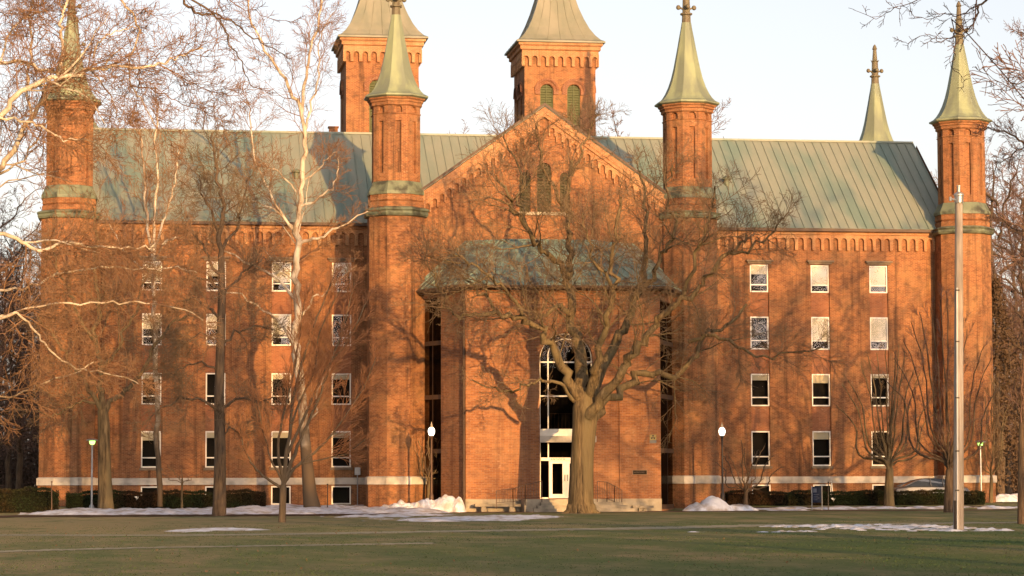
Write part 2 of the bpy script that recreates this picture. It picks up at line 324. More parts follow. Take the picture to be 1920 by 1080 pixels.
# raking cornice with stepped arcade
rk = MB()
for sgn in (-1, 1):
    n = 17; p = .415
    pts = [(ax_+sgn*(.25+p*k)) for k in range(n+1)]
    for k in range(n):
        a, b = sorted((pts[k], pts[k+1])); c = (a+b)/2; zt0 = rake(c)-.95
        for (u0, u1) in ((a, c-.125), (c+.125, b)):
            rk.face([frp(u0,zt0-.42,.15), frp(u1,zt0-.42,.15), frp(u1,rake(u1)-.1,.15), frp(u0,rake(u0)-.1,.15)])
            rk.face([frp(u0,zt0-.42,0), frp(u1,zt0-.42,0), frp(u1,zt0-.42,.15), frp(u0,zt0-.42,.15)])
            for u in (u0, u1): rk.face([frp(u,zt0-.42,0), frp(u,zt0-.42,.15), frp(u,rake(u)-.1,.15), frp(u,rake(u)-.1,0)])
        A = arc(c, .125, zt0-.05); us = [c-.125*math.cos(math.pi*j/6) for j in range(7)]
        for u0, u1 in zip(us[:-1], us[1:]):
            rk.face([frp(u0,A(u0),.15), frp(u1,A(u1),.15), frp(u1,rake(u1)-.1,.15), frp(u0,rake(u0)-.1,.15)])
            rk.face([frp(u0,A(u0),0), frp(u1,A(u1),0), frp(u1,A(u1),.15), frp(u0,A(u0),.15)])
    for (dz0, dz1, d) in ((-.36, -.02, .30), (-.58, -.36, .26)):
        a, b = ax_, ax_+sgn*7.8
        Q = [frp(a,rake(a)+dz0,d), frp(b,rake(b)+dz0,d), frp(b,rake(b)+dz1,d), frp(a,rake(a)+dz1,d)]; rk.face(Q); rk.face([frp(a,rake(a)+dz0,0), frp(b,rake(b)+dz0,0), frp(b,rake(b)+dz0,d), frp(a,rake(a)+dz0,d)])
rk.build('raking_cornice', BRICKC, hall)
cp = MB()
for sgn in (-1, 1):
    a, b = ax_, ax_+sgn*8.0
    P = [(a,YP-.32,az_+.10),(b,YP-.32,az_+.10-slope*8.0),(b,YP+.1,az_+.10-slope*8.0),(a,YP+.1,az_+.10)]
    Q = [(x,y,z-.16) for x,y,z in P]; cp.face(P); cp.face(Q)
    for k in range(4): cp.face([P[k],Q[k],Q[(k+1)%4],P[(k+1)%4]])
cp.build('verge_trim', BROWN, hall)
# lancet louvres of the gable
def louvre(fr, c, hw, lo, spring, d, parent, name='louvre_window', mt=None, slat=.13):
    m_ = MB(); hi = arc(c, hw, spring); z = lo
    us = [c-hw*math.cos(math.pi*j/8) for j in range(9)]
    for u0, u1 in zip(us[:-1], us[1:]): m_.face([fr(u0,lo,d-.10), fr(u1,lo,d-.10), fr(u1,hi(u1),d-.10), fr(u0,hi(u0),d-.10)])
    while z < spring+hw*.85:
        w_ = hw if z < spring else math.sqrt(max(.0004, hw*hw-(z-spring)**2))
        for a, b in ((c-w_, c-.03), (c+.03, c+w_)):
            m_.face([fr(a,z,d), fr(b,z,d), fr(b,z+slat*.85,d-.09), fr(a,z+slat*.85,d-.09)]); m_.face([fr(a,z,d), fr(b,z,d), fr(b,z,d-.09), fr(a,z,d-.09)])
        z += slat
    for s_ in (-1, 0, 1): 
        e = c+s_*(hw-.03); zt_ = hi(e)-.01
        m_.face([fr(e-.03,lo,d+.02), fr(e+.03,lo,d+.02), fr(e+.03,zt_,d+.02), fr(e-.03,zt_,d+.02)])
    return m_.build(name, mt or LOUV, parent)
LOUV = mat('louvre_paint', (.055,.048,.028), .8, 0, .1, (.09,.08,.042), 4, .6)
LOUVG = mat('green_louvre_paint', (.085,.095,.045), .75, 0, .1, (.13,.135,.065), 4, .6)
for h in hs3:
    c, hw = (h['u0']+h['u1'])/2, (h['u1']-h['u0'])/2
    louvre(frp, c, hw, h['lo'], h['hi'](h['u0']), -.10, hall, slat=.17)
    arcm = MB()
    for r0, r1, d in ((hw, hw+.14, .05),):
        for j in range(10):
            t0, t1 = math.pi*j/10, math.pi*(j+1)/10; zs = h['hi'](h['u0'])
            q = [(c-r*math.cos(t), zs+r*math.sin(t)) for r, t in ((r0,t0),(r1,t0),(r1,t1),(r0,t1))]
            arcm.face([frp(u,z,d) for u, z in q]); arcm.face([frp(q[1][0],q[1][1],0), frp(q[1][0],q[1][1],d), frp(q[2][0],q[2][1],d), frp(q[2][0],q[2][1],0)])
    arcm.build('arch_surround', HOOD, hall)
pside('gable_sill', CONC, lambda m_: m_.box(hs3[0]['u0']-.1, hs3[2]['u1']+.1, YP-.12, YP, Z(402,YP)-.02, Z(397,YP)))
# ---- windows as parts
def make_window(xa, xb, z0, z1, k, key, i):
    fy = -.11 if k < 4 else 0; y = .15 if k < 4 else .06; f = MB(); t = .075
    def bars(x0_, x1_, za, zb): f.box(x0_, x1_, y-.05, y+.03, za, zb)
    xa += .012; xb -= .012; z0 += .012; z1 -= .012
    bars(xa, xa+t, z0, z1); bars(xb-t, xb, z0, z1); bars(xa+t, xb-t, z1-t, z1); bars(xa+t, xb-t, z0, z0+t)
    ztr = z0+(z1-z0)*.27
    if k < 4: bars(xa+t, xb-t, ztr-.035, ztr+.035)
    o = f.build('window', WHITE, hall)
    g = MB(); g.face([(xa+t,y,z0+t),(xb-t,y,z0+t),(xb-t,y,z1-t),(xa+t,y,z1-t)]); g.build('pane', GLASS, o)
    rr = random.Random(i*7+3); col = WCOL_R.index(key) if key in WCOL_R else None
    fr_ = (rr.choice((.3,.45,.62)) if k <= 1 else .15) if rr.random() < .85 else 0
    if col is not None and k < 4: fr_ = [[.30,.70,.72],[.0,.66,.68],[.16,.24,.08],[0,.2,0]][k][col]
    elif key == WCOL_L[0] and k == 3: fr_ = .22
    if fr_ and k < 4:
        b = MB(); b.box(xa+t, xb-t, y+.06, y+.09, z1-t-(z1-z0)*fr_, z1-t); b.build('blind', BLIND, o)
    if k in (0, 3, 4) or rr.random() < 0:
        if k == 3: s_ = MB(); s_.box(xa-.10, xb+.10, -.09, .10, z0-.16, z0-.015); s_.build('sill', STONES, o)
        if k == 0:
            s_ = MB(); s_.box(xa-.26, xb+.26, -.26, .0, z1+.17, z1+.27); s_.box(xa-.16, xb+.16, -.12, .0, z1+.05, z1+.17); s_.build('lintel', STONES, o)
    return o
STONES = mat('brown_stone', (.26,.20,.13), .85, 0, .2, (.13,.09,.06), 4, .5)
for i, wd in enumerate(windows): make_window(*wd, i)
# something red on one sill, as photographed
# ---- turrets
def face_frames(cx, cy, ap, n=8):
    out_ = []
    for k in range(n):
        a = 2*math.pi*k/n; nx, ny = math.sin(a), -math.cos(a); wd = 2*ap*math.tan(math.pi/n)
        # u axis so that u x z = outward normal
        ux, uy = math.cos(a), math.sin(a)
        o = Vector((cx+nx*ap-ux*wd/2, cy+ny*ap-uy*wd/2, 0)); out_.append((Frame(o, (ux,uy,0)), wd))
    return out_
def make_turret(cx, cy, yY, refx, ys, rl=1.56, ru=1.32, full=True):
    """ys: picture rows of eave, shaft top of skirt, skirt bottom, ring top, ring bottom"""
    ze, zs1, zs0, zr1, zr0 = [Z(y, yY, refx) for y in ys]
    m_ = MB()
    m_.lathe(cx, cy, [(rl+.05,-1),(rl+.05,1.45),(rl,1.5),(rl,zr0)], capb=False, capt=False)
    m_.lathe(cx, cy, [(rl*.98,zr1-.02),(rl*.98,(zr1+zs0)/2-.05),(rl*.92,(zr1+zs0)/2),(rl*.97,(zr1+zs0)/2+.06),(rl*.97,zs0+.05)], capb=False, capt=False)
    for fr, wd in face_frames(cx, cy, ru):
        hw = .155; c = wd/2
        wall(m_, fr, [0, wd], zs1-.1, ze-1.05, [hole(c-hw, c+hw, zs1+.45, ze-1.45, depth=.14, back=0)], depth=.14)
        ztab = ze-.32
        wall(m_, fr, [0, wd], ze-1.05, ztab, [hole(c-.22, c+.22, ze-1.0, ze-.80, arch=True, n=6, depth=.16, back=0)], d=.0, depth=.09)
    m_.lathe(cx, cy, [(ru,ze-1.08),(ru+.05,ze-1.02),(ru+.05,ze-1.0)], capb=False, capt=False)
    m_.lathe(cx, cy, [(ru-.02,ze-.62),(ru+.10,ze-.55),(ru+.10,ze-.40),(ru+.17,ze-.36),(ru+.17,ze-.26),(ru+.26,ze-.20),(ru+.26,ze-.06)], capb=False, capt=False)
    T = m_.build('turret', BRICK, hall)
    b = MB(); b.lathe(cx, cy, [(rl+.12,1.49),(rl+.12,1.89),(rl-.02,1.95)], capt=False); b.build('stone_band', STONE, T)
    s_ = MB(); s_.lathe(cx, cy, [(rl+.02,zs0),(rl+.02,zs0+.18),(rl-.10,zs0+.42),(ru+.02,zs1-.02),(ru-.02,zs1+.02)], capb=True, capt=False); s_.build('copper_skirt', COPPER2, T)
    r_ = MB(); r_.lathe(cx, cy, [(rl-.02,zr0-.02),(rl+.16,zr0+.02),(rl+.22,zr0+.14),(rl+.18,zr0+.26),(rl+.27,zr0+.34),(rl+.22,zr1-.04),(rl-.05,zr1+.06)], capt=False); r_.build('copper_ring', COPPER2, T)
    make_spire(cx, cy, ze, T)
    return T
def make_spire(cx, cy, ze, T, k=1.0):
    p = [(1.62,-.12),(1.76,-.06),(1.76,.03),(1.52,.16),(1.36,.34),(1.20,.60),(1.02,1.0),(.86,1.5),(.72,2.1),(.60,2.75),(.50,3.3),(.40,3.9),(.31,4.4),(.26,4.75)]
    s_ = MB(); s_.lathe(cx, cy, [(a*k, ze+z) for a, z in p])
    s_.build('spire', SPIREM, T)
    f = MB(); zf = ze+4.72
    f.lathe(cx, cy, [(.25,zf-.05),(.23,zf+.45),(.33,zf+.50),(.33,zf+.58),(.21,zf+.62),(.19,zf+1.5),(.25,zf+1.55),(.16,zf+1.62),(.11,zf+2.35),(.16,zf+2.40),(.13,zf+2.48),(.09,zf+2.62),(.02,zf+2.72)])
    for a in range(4):
        dx, dy = math.sin(a*math.pi/2+.0), -math.cos(a*math.pi/2)
        f.bar((cx+dx*.12, cy+dy*.12, zf+.80), (cx+dx*.40, cy+dy*.40, zf+.92), .07, 6, .05)
        f.lathe(cx+dx*.46, cy+dy*.46, [(.04,zf+.78),(.11,zf+.84),(.12,zf+.94),(.08,zf+1.03),(.02,zf+1.06)], n=6)
        f.bar((cx+dx*.14, cy+dy*.14, zf+1.55), (cx+dx*.30, cy+dy*.30, zf+1.66), .03, 5, .015)
    f.build('finial', FINIAL, T)
make_turret(tLx, YP+.4, YP, 747, (182, 342, 367, 392, 408))
make_turret(tRx, YP+.4, YP, 1287, (194, 352, 374, 400, 412))
make_turret(eLx+.12, -.6, -.3, 130, (193, 352, 376, 400, 414))
make_turret(eRx, -.7, -.3, 1793, (230, 384, 406, 430, 443))
rsp = at(1641, 170, YB-.2)
make_turret(rsp.x, YB-.2, YB-.2, 1641, (288, 430, 450, 470, 482))
make_turret(eLx, YB-.2, YB-.2, 130, (245, 400, 420, 440, 452))
# ---- square towers
def make_tower(xl, xr, ytop, refx, arches):
    y0 = 9.2; a = X(xl, y0); b = X(xr, y0); wd = b-a; ze = Z(ytop, y0, refx)
    m_ = MB(); zb = 18
    zw = ze-2.45
    for j in range(4):
        o = [(a,y0),(b,y0),(b,y0+wd),(a,y0+wd)][j]; ud = [(1,0,0),(0,1,0),(-1,0,0),(0,-1,0)][j]
        fr = Frame((o[0],o[1],0), ud); hs_ = []
        for (c, hw) in arches:
            hs_.append(hole(wd*c-hw, wd*c+hw, zb+1.6, ze-2.75-hw, arch=True, n=10, depth=.25))
        wall(m_, fr, [0, wd], zb, ze-.5, hs_, depth=.25)
        d1 = .20
        corbel(fr, -d1, wd+d1, ze-.80, ze-.98, ze-1.62, .55, .175, d1, m=2, mb=m_)
        for (c, hw) in arches:
            zs = ze-2.75-hw; cc = wd*c
            for jj in range(10):
                t0, t1 = math.pi*jj/10, math.pi*(jj+1)/10
                for r0, r1, d in ((hw+.03, hw+.22, .08), (hw+.22, hw+.36, .16)):
                    q = [(cc-r*math.cos(t), zs+r*math.sin(t)) for r, t in ((r0,t0),(r1,t0),(r1,t1),(r0,t1))]
                    m_.face([fr(u,z,d) for u, z in q], 1); m_.face([fr(q[1][0],q[1][1],0), fr(q[1][0],q[1][1],d), fr(q[2][0],q[2][1],d), fr(q[2][0],q[2][1],0)], 1)
            for s_ in (-1, 1):
                u = cc+s_*(hw+.17); P = [fr(u-.16,zs-.25,.1), fr(u+.16,zs-.25,.1), fr(u+.16,zs,.1), fr(u-.16,zs,.1)]; Q = [fr(u-.16,zs-.25,0), fr(u+.16,zs-.25,0), fr(u+.16,zs,0), fr(u-.16,zs,0)]
                m_.face(P, 1)
                for q_ in range(4): m_.face([P[q_], Q[q_], Q[(q_+1)%4], P[(q_+1)%4]], 1)
    cx, cy, h = (a+b)/2, y0+wd/2, wd/2
    m_.lathe(cx, cy, m=2, prof=[(h,ze-.9),(h+.18,ze-.84),(h+.18,ze-.62),(h+.30,ze-.56),(h+.30,ze-.36),(h+.42,ze-.28),(h+.42,ze-.14)], n=4, capb=False, capt=False)
    T = m_.build('tower', [BRICK, HOOD, BRICKC], hall)
    r = MB(); prof = [(h+.40,-.16),(h+.56,-.12),(h+.56,-.02),(h+.30,.12),(h-.0,.45),(h-.32,.95),(h-.62,1.6),(h-.9,2.35),(h-1.15,3.2),(h-1.38,4.2),(h-1.6,5.3),(h-1.85,6.6),(.12,8.2)]
    r.lathe(cx, cy, [(max(.1,p), ze+z) for p, z in prof], n=4)
    # standing seams on the concave roof
    for k in range(4):
        an = k*math.pi/2; nx, ny = math.sin(an), -math.cos(an); ux, uy = math.cos(an), math.sin(an)
        for s_ in (-.66, -.33, 0, .33, .66):
            for (p0, z0), (p1, z1) in zip(prof[2:-2], prof[3:-1]):
                A = Vector((cx+nx*p0+ux*p0*s_, cy+ny*p0+uy*p0*s_, ze+z0)); B = Vector((cx+nx*p1+ux*p1*s_, cy+ny*p1+uy*p1*s_, ze+z1)); r.bar(A, B, .028, 4, caps=False)
    r.build('tower_roof', COPPER_T, T)
    for j in range(4):
        o = [(a,y0),(b,y0),(b,y0+wd),(a,y0+wd)][j]; ud = [(1,0,0),(0,1,0),(-1,0,0),(0,-1,0)][j]; fr = Frame((o[0],o[1],0), ud)
        for (c, hw) in arches: louvre(fr, wd*c, hw, zb+1.6, ze-2.75-hw, -.12, T, mt=LOUVG, slat=.16)
COPPER_T = mat('tower_copper', (.16,.165,.12), .55, 0, .3, (.20,.19,.13), 1.2, .5, (.23,.215,.155), .4, bump=.12, bscale=3, stretch=(2,2,.4))
make_tower(648, 785, 69, 715, ((.42, .47),))
make_tower(985, 1119, 78, 1055, ((.31, .42), (.69, .42)))
ch = at(625, 240, 9.5)
pside('chimney', BRICK, lambda m_: (m_.box(ch.x-.27, ch.x+.27, 9.3, 9.8, 20, ch.z), m_.box(ch.x-.33, ch.x+.33, 9.24, 9.86, ch.z, ch.z+.08)))
# roof vents with verdigris runs
for px_, py_ in ((555, 331), (1362, 344)):
    tt = .5; yy = -.45+(YR+.45)*( (Z(py_,3,px_)-ZE)/(ZR-ZE) ); p = at(px_, py_, yy); zr_ = ZE+(ZR-ZE)*(yy+.45)/(YR+.45)
    v = MB(); v.lathe(p.x, yy, [(.16,zr_-.1),(.16,zr_+.30),(.30,zr_+.32),(.26,zr_+.42),(.05,zr_+.55)], n=8); v.build('roof_vent', COPPER2, hall)
# ================================================================== PORCH
pb = MB()
fF = Frame((0, YF, 0), (1,0,0)); pl, pr_ = X(873, YF), X(1237, YF); pcx = (pl+pr_)/2
ZPE = 12.35; ZPT = Z(455, YP, 1020)
ox0, ox1 = X(1012, YF), X(1112, YF); oc = (ox0+ox1)/2; ohw = (ox1-ox0)/2; zsp = Z(674, YF); ZFL = .70
cutL, cutR = X(945, YF), X(1160, YF); DEP = .40
oh = hole(ox0, ox1, ZFL, zsp, arch=True, n=16, depth=DEP, back=None)
wall(pb, fF, [pl, cutL], .66, ZPE-.1, [], d=0); wall(pb, fF, [cutR, pr_], .66, ZPE-.1, [], d=0)
wall(pb, fF, [cutL, cutR], .66, ZPE-.1, [oh], d=-.09, depth=DEP)
for u in (cutL, cutR): pb.face([fF(u,.66,0), fF(u,.66,-.09), fF(u,ZPE-.1,-.09), fF(u,ZPE-.1,0)])
cutL2, cutR2 = X(985, YF), X(1134, YF)
oh2 = hole(ox0, ox1, ZFL, zsp, arch=True, n=16, depth=.04)
sideB = Vector((X(787, YP), YP, 0)); sideBR = Vector((2*pcx-sideB.x, YP, 0)); sideF = Vector((pl, YF, 0)); sideFR = Vector((pr_, YF, 0))
sl1 = Frame(sideB, sideF-sideB); LS = (sideF-sideB).length; sl2 = Frame(sideFR, sideBR-sideFR)
wall(pb, sl1, [0, LS], -.3, ZPE-.1, [hole(.15, LS*.47, .1, ZPE-.5, depth=.5, back=2)], depth=.5)
wall(pb, sl2, [0, LS], -.3, ZPE-.1, [hole(.08, LS-.15, .1, ZPE-.75, depth=.5, back=2)], depth=.5)
pb.build('porch_wall', [BRICKP, BRICKP, DARK], hall)
for fr, a, b in ((sl1, .17, LS*.47-.02), (sl2, .10, LS-.17)):
    m_ = MB(); 
    for u in (a, (a+b)/2-.04, b-.07):
        m_.face([fr(u,.1,-.12), fr(u+.07,.1,-.12), fr(u+.07,ZPE-.5,-.12), fr(u,ZPE-.5,-.12)])
    for z in (.1, 3.2, 6.2, 9.2): m_.face([fr(a,z,-.12), fr(b,z,-.12), fr(b,z+.25,-.12), fr(a,z+.25,-.12)])
    wn = m_.build('side_window', BRONZE if 'BRONZE' in globals() else BROWN, hall)
    g = MB(); g.face([fr(a,.1,-.2), fr(b,.1,-.2), fr(b,ZPE-.5,-.2), fr(a,ZPE-.5,-.2)]); g.build('pane', GLASSD, wn)
m_ = MB(); m_.box(pl-.03, ox0-.55, YF-.06, YF+.0, -.3, .68); m_.box(ox1+.75, pr_+.03, YF-.06, YF+.0, -.3, .68)
m_.box(ox0-.55, ox1+.75, YF-.04, YF+.3, -.3, .66); m_.build('plinth', CONC, hall)
m_ = MB(); m_.bar((pl-.10, YF+.03, 0), (pl-.10, YF+.03, ZPE-.15), .07, 8); m_.build('downpipe', BROWN, hall)
# frieze below the eaves
m_ = MB()
for z0, z1, d in ((ZPE-1.25, ZPE-1.18, .04), (ZPE-.75, ZPE-.68, .04), (ZPE-.35, ZPE-.1, .10)):
    m_.face([fF(pl,z0,d), fF(pr_,z0,d), fF(pr_,z1,d), fF(pl,z1,d)]); m_.face([fF(pl,z0,-.1), fF(pr_,z0,-.1), fF(pr_,z0,d), fF(pl,z0,d)])
m_.build('frieze', BRICKP, hall)
# roof of the porch
hip = MB(); ov = .55
E0 = [Vector((sideB.x-.5, YP-.0, ZPE)), Vector((pl-.35, YF-ov, ZPE)), Vector((pr_+.35, YF-ov, ZPE)), Vector((sideBR.x+.5, YP-.0, ZPE))]
th_ = X(962, YP-3) ; thw = pcx-X(873, YP); tfw = pcx-X(957, -8.6)
T0 = [Vector((pcx-thw, YP, ZPT)), Vector((pcx-tfw, -8.6, ZPT)), Vector((pcx+tfw, -8.6, ZPT)), Vector((pcx+thw, YP, ZPT))]
for k in range(3): roof_plane(hip, E0[k], E0[k+1], T0[k+1], T0[k], True, gap=.62)
hip.face(T0); hip.face(E0[::-1])
for k in range(3): 
    a, b = E0[k], E0[k+1]; dz = Vector((0,0,-.22)); hip.face([a, b, b+dz, a+dz]); hip.bar(E0[k], T0[k], .06, 6)
hip.bar(T0[1], T0[2], .07, 6); hip.bar(T0[0], T0[1], .07, 6)
hip.build('porch_roof', PORCHCU, hall)
m_ = MB(); dz = Vector((0,0,-.2))
Ei = [p+Vector((0,0,-.06)) for p in E0]
m_.face([p+dz for p in Ei])
for k in range(3): m_.bar(E0[k]+Vector((0,-.02,-.12)), E0[k+1]+Vector((0,-.02,-.12)), .10, 8)
m_.build('porch_gutter', BROWN, hall)
# glazing of the arch, the canopy and the doors
yg = -.09-.30
def fbox(mb, u0, u1, z0, z1, d0=yg-.04, d1=yg+.05, m=0):
    P = [fF(u0,z0,d1), fF(u1,z0,d1), fF(u1,z1,d1), fF(u0,z1,d1)]; Q = [fF(u0,z0,d0), fF(u1,z0,d0), fF(u1,z1,d0), fF(u0,z1,d0)]
    mb.face(P, m); mb.face(Q[::-1], m)
    for k in range(4): mb.face([P[k], Q[k], Q[(k+1)%4], P[(k+1)%4]], m)
v1, v2 = oc-ohw*.66, oc+ohw*.66; t = .065
zA, zB, zC, zD, zE_, zF_ = Z(678, YF), Z(742, YF), Z(804, YF), Z(818, YF), Z(858, YF), Z(864, YF)
ag = MB()
fbox(ag, ox0+.01, ox0+.01+t, ZFL, zsp); fbox(ag, ox1-.01-t, ox1-.01, ZFL, zsp)
for v in (v1, v2): fbox(ag, v-t/2, v+t/2, zF_, zsp+ (ohw*.15))
def arcbar(mb, r, zc, w_=.055):
    for j in range(20):
        a0, a1 = math.pi*j/20, math.pi*(j+1)/20
        q = [(oc-rr*math.cos(a), zc+rr*math.sin(a)) for rr, a in ((r-w_,a0),(r,a0),(r,a1),(r-w_,a1))]
        P = [fF(u,z,yg+.05) for u, z in q]; Q = [fF(u,z,yg-.04) for u, z in q]; mb.face(P)
        for k in range(4): mb.face([P[k], Q[k], Q[(k+1)%4], P[(k+1)%4]])
arcbar(ag, ohw-.01, zsp); arcbar(ag, ohw*.66+t/2, zsp+ohw*.12)
for z in (zA, zB): fbox(ag, ox0+.06, ox1-.06, z-.035, z+.035, yg-.03, yg+.04)
fbox(ag, ox0+.06, ox1-.06, zD, zC, yg-.03, yg+.07)
aw = ag.build('arched_window', WHITE, hall)
g = MB(); hi = arc(oc, ohw-.02, zsp); us = [oc-(ohw-.02)*math.cos(math.pi*j/16) for j in range(17)]
for a, b in zip(us[:-1], us[1:]): g.face([fF(a,zC,yg), fF(b,zC,yg), fF(b,hi(b),yg), fF(a,hi(a),yg)])
g.build('pane', GLASSD, aw)
rl_ = MB(); rz = zC+.12
for k in range(11): u = v1+.25+k*.2; rl_.bar(fF(u, zC+.02, yg-.5), fF(u, zC+.85, yg-.5), .015, 4)
rl_.bar(fF(v1+.2, zC+.85, yg-.5), fF(v2, zC+.85, yg-.5), .02, 4); rl_.build('balustrade', RAIL, aw)
# hall seen through the glass
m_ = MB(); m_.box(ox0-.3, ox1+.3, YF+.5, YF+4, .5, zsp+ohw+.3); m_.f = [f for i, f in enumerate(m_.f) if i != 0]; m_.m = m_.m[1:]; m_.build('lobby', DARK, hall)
# canopy
cn = MB(); n = 14; czb, czt = Z(829, YF-.8), Z(817, YF-.8)
pts = [(ox0-.02+(ox1-ox0+.16)*k/n, -.09+.15+.55*math.sin(math.pi*k/n)) for k in range(n+1)]
for (a, da), (b, db) in zip(pts[:-1], pts[1:]):
    cn.face([fF(a,czb,da), fF(b,czb,db), fF(b,czt,db), fF(a,czt,da)]); cn.face([fF(a,czb,-.3), fF(b,czb,-.3), fF(b,czb,db), fF(a,czb,da)]); cn.face([fF(a,czt,-.3), fF(b,czt,-.3), fF(b,czt,db), fF(a,czt,da)])
cn.build('canopy', STONE, hall)
tr = MB(); fbox(tr, ox0+.06, ox1-.06, zF_, zE_, yg-.03, yg+.12)
for u in (v1-t/2,): fbox(tr, ox0+.06, v1, ZFL, ZFL+.06)
fbox(tr, v2, ox1-.06, ZFL, ZFL+.06)
tro = tr.build('door_frame', WHITE, hall)
g = MB(); g.face([fF(ox0+.02,ZFL,yg), fF(v1,ZFL,yg), fF(v1,zD,yg), fF(ox0+.02,zD,yg)]); g.face([fF(v2,ZFL,yg), fF(ox1-.02,ZFL,yg), fF(ox1-.02,zD,yg), fF(v2,zD,yg)]); g.face([fF(v1,zE_,yg), fF(v2,zE_,yg), fF(v2,zD,yg), fF(v1,zD,yg)]); g.build('side_light', GLASSD, tro)
def lettering(txt, loc, size, m_, parent, name='lettering', squeeze=1.0, space=1.0):
    cu_ = bpy.data.curves.new(name, 'FONT'); cu_.body = txt; cu_.size = size; cu_.extrude = .006; cu_.align_x = 'LEFT'; cu_.space_character = space; cu_.offset = size*.012
    tmp = bpy.data.objects.new('tmp', cu_); COL.objects.link(tmp); bpy.context.view_layer.update()
    me = bpy.data.meshes.new_from_object(tmp.evaluated_get(bpy.context.evaluated_depsgraph_get())); bpy.data.objects.remove(tmp)
    me.name = name; me.materials.clear(); me.materials.append(m_)
    mtx = Matrix.Translation(loc) @ Matrix.Rotation(math.pi/2, 4, 'X') @ Matrix.Diagonal((squeeze,1,1,1)); me.transform(mtx)
    o = bpy.data.objects.new(name, me); COL.objects.link(o); o.parent = parent; return o
lettering('ANTIOCH', Vector((v1+.12, YF+.09+.30-.12-.008, zF_+.035)), .15, BROWN, tro, space=1.25)
dm = (v1+v2)/2
for a, b, hs_ in ((v1+t/2, dm-.005, 1), (dm+.005, v2-t/2, -1)):
    d_ = MB(); st_ = .19
    fbox(d_, a, a+st_, ZFL+.02, zF_-.01, yg-.03, yg+.03); fbox(d_, b-st_, b, ZFL+.02, zF_-.01, yg-.03, yg+.03); fbox(d_, a+st_, b-st_, zF_-.15, zF_-.01, yg-.03, yg+.03); fbox(d_, a+st_, b-st_, ZFL+.02, ZFL+.24, yg-.03, yg+.03)
    D = d_.build('door', WHITE, hall)
    g = MB(); g.face([fF(a+st_,ZFL+.24,yg), fF(b-st_,ZFL+.24,yg), fF(b-st_,zF_-.15,yg), fF(a+st_,zF_-.15,yg)]); g.build('door_glass', GLASSD, D)
    h_ = MB(); u = b-.07 if hs_ > 0 else a+.07
    h_.bar(fF(u, 1.65, yg+.10), fF(u, 2.0, yg+.10), .015, 6); h_.bar(fF(u, 1.68, yg+.02), fF(u, 1.68, yg+.10), .012, 6); h_.bar(fF(u, 1.97, yg+.02), fF(u, 1.97, yg+.10), .012, 6); h_.build('handle', BROWN, D)
# steps
stp = MB(); s0, s1 = X(1000, YF-1), X(1150, YF-1); y1 = YF-.04
stp.box(s0-.6, s1+.3, y1-1.5, y1-.001, -.3, ZFL-.02)
for k in range(1, 5): stp.box(s0+.5-.25*k, s1-.0+.32*k, y1-1.5-.36*k, y1-1.5-.36*(k-1)-.002, -.3, ZFL-.02-.165*k)
stp.build('entrance_steps', CONC, hall)
# low walls with bench slabs, hand rails: things of their own
def bench(x0, x1, yt, label, w_=.55):
    Yb = YF-.75; a, b = X(x0, Yb), X(x1, Yb); z = Z(yt, Yb, (x0+x1)/2)
    s_ = MB(); s_.box(0, b-a, -w_/2, w_/2, z-.14, z); o = s_.build('stone_bench', CONC); o.location = (a, Yb, 0)
    for u in (.35, b-a-.6):
        l = MB(); l.box(u, u+.25, -w_/2+.08, w_/2-.08, 0, z-.143); l.build('bench_support', CONC, o)
    tag(o, label, 'bench', 'stone benches beside the entrance steps')
bench(889, 974, 945, 'longer stone bench slab against the plinth left of the entrance steps')
bench(1183, 1222, 948, 'short stone bench slab right of the entrance steps under the dark plaque', .4)
def handrail(pts, label, step=.13):
    """pts: (x_px, y_top_px, y_bottom_px) at one depth"""
    Yh = YF-1.62; m_ = MB(); P = [(at(x, yt, Yh), Z(yb, Yh, x)) for x, yt, yb in pts]
    for (a, za), (b, zb_) in zip(P[:-1], P[1:]):
        m_.bar(a, b, .022, 6); m_.bar((a.x, a.y, za+.10), (b.x, b.y, zb_+.10), .014, 5)
        n = max(1, int((b.x-a.x)/step))
        for k in range(n+1):
            t_ = k/n; q = a.lerp(b, t_); z = za+(zb_-za)*t_; big = k in (0, n); m_.bar((q.x, q.y, z-(.25 if big else -.10)), q, .022 if big else .010, 5, caps=False)
    o = m_.build('hand_rail', RAIL); tag(o, label, 'hand rail', 'hand rails of the entrance steps')
handrail([(931,920,946),(962,916,944),(985,909,938),(1016,902,936)], 'thin rusty hand rail sloping down left of the entrance door')
handrail([(1120,902,936),(1138,904,938),(1152,911,944),(1166,919,950)], 'grey hand rail sloping down right of the entrance steps behind the big trunk')
# plaque and shelter sign on the porch wall
m_ = MB(); a, b = X(1185, YF), X(1210.5, YF); z0, z1 = Z(890, YF), Z(882.5, YF)
m_.box(a-.03, b+.03, YF-.03, YF-.002, z0-.03, z1+.03); m_.m = [0]*6; m_.box(a, b, YF-.036, YF-.031, z0, z1, 1)
pq = m_.build('wall_plaque', [mat('brass_edge', (.30,.20,.12), .7, 0, .2), mat('bronze_plate', (.035,.024,.016), .8, 0, .1)])
tag(pq, 'small dark bronze name plaque with pale rim right of the entrance', 'plaque')
lettering('ANTIOCH HALL', Vector((a+.05, YF-.037, z0+.075)), .11, mat('plaque_letters', (.13,.10,.07), .7), pq, squeeze=(b-a-.1)/(.11*8.1))
m_ = MB(); a, b = X(1216.5, YF), X(1229, YF); z0, z1 = Z(831, YF), Z(815, YF); zm = z0+(z1-z0)*.36
m_.box(a, b, YF-.02, YF-.002, zm, z1, 0); m_.box(a, b, YF-.02, YF-.002, z0, zm-.002, 1)
cx_, cz_ = (a+b)/2, (zm+z1)/2; rr = (z1-zm)*.42
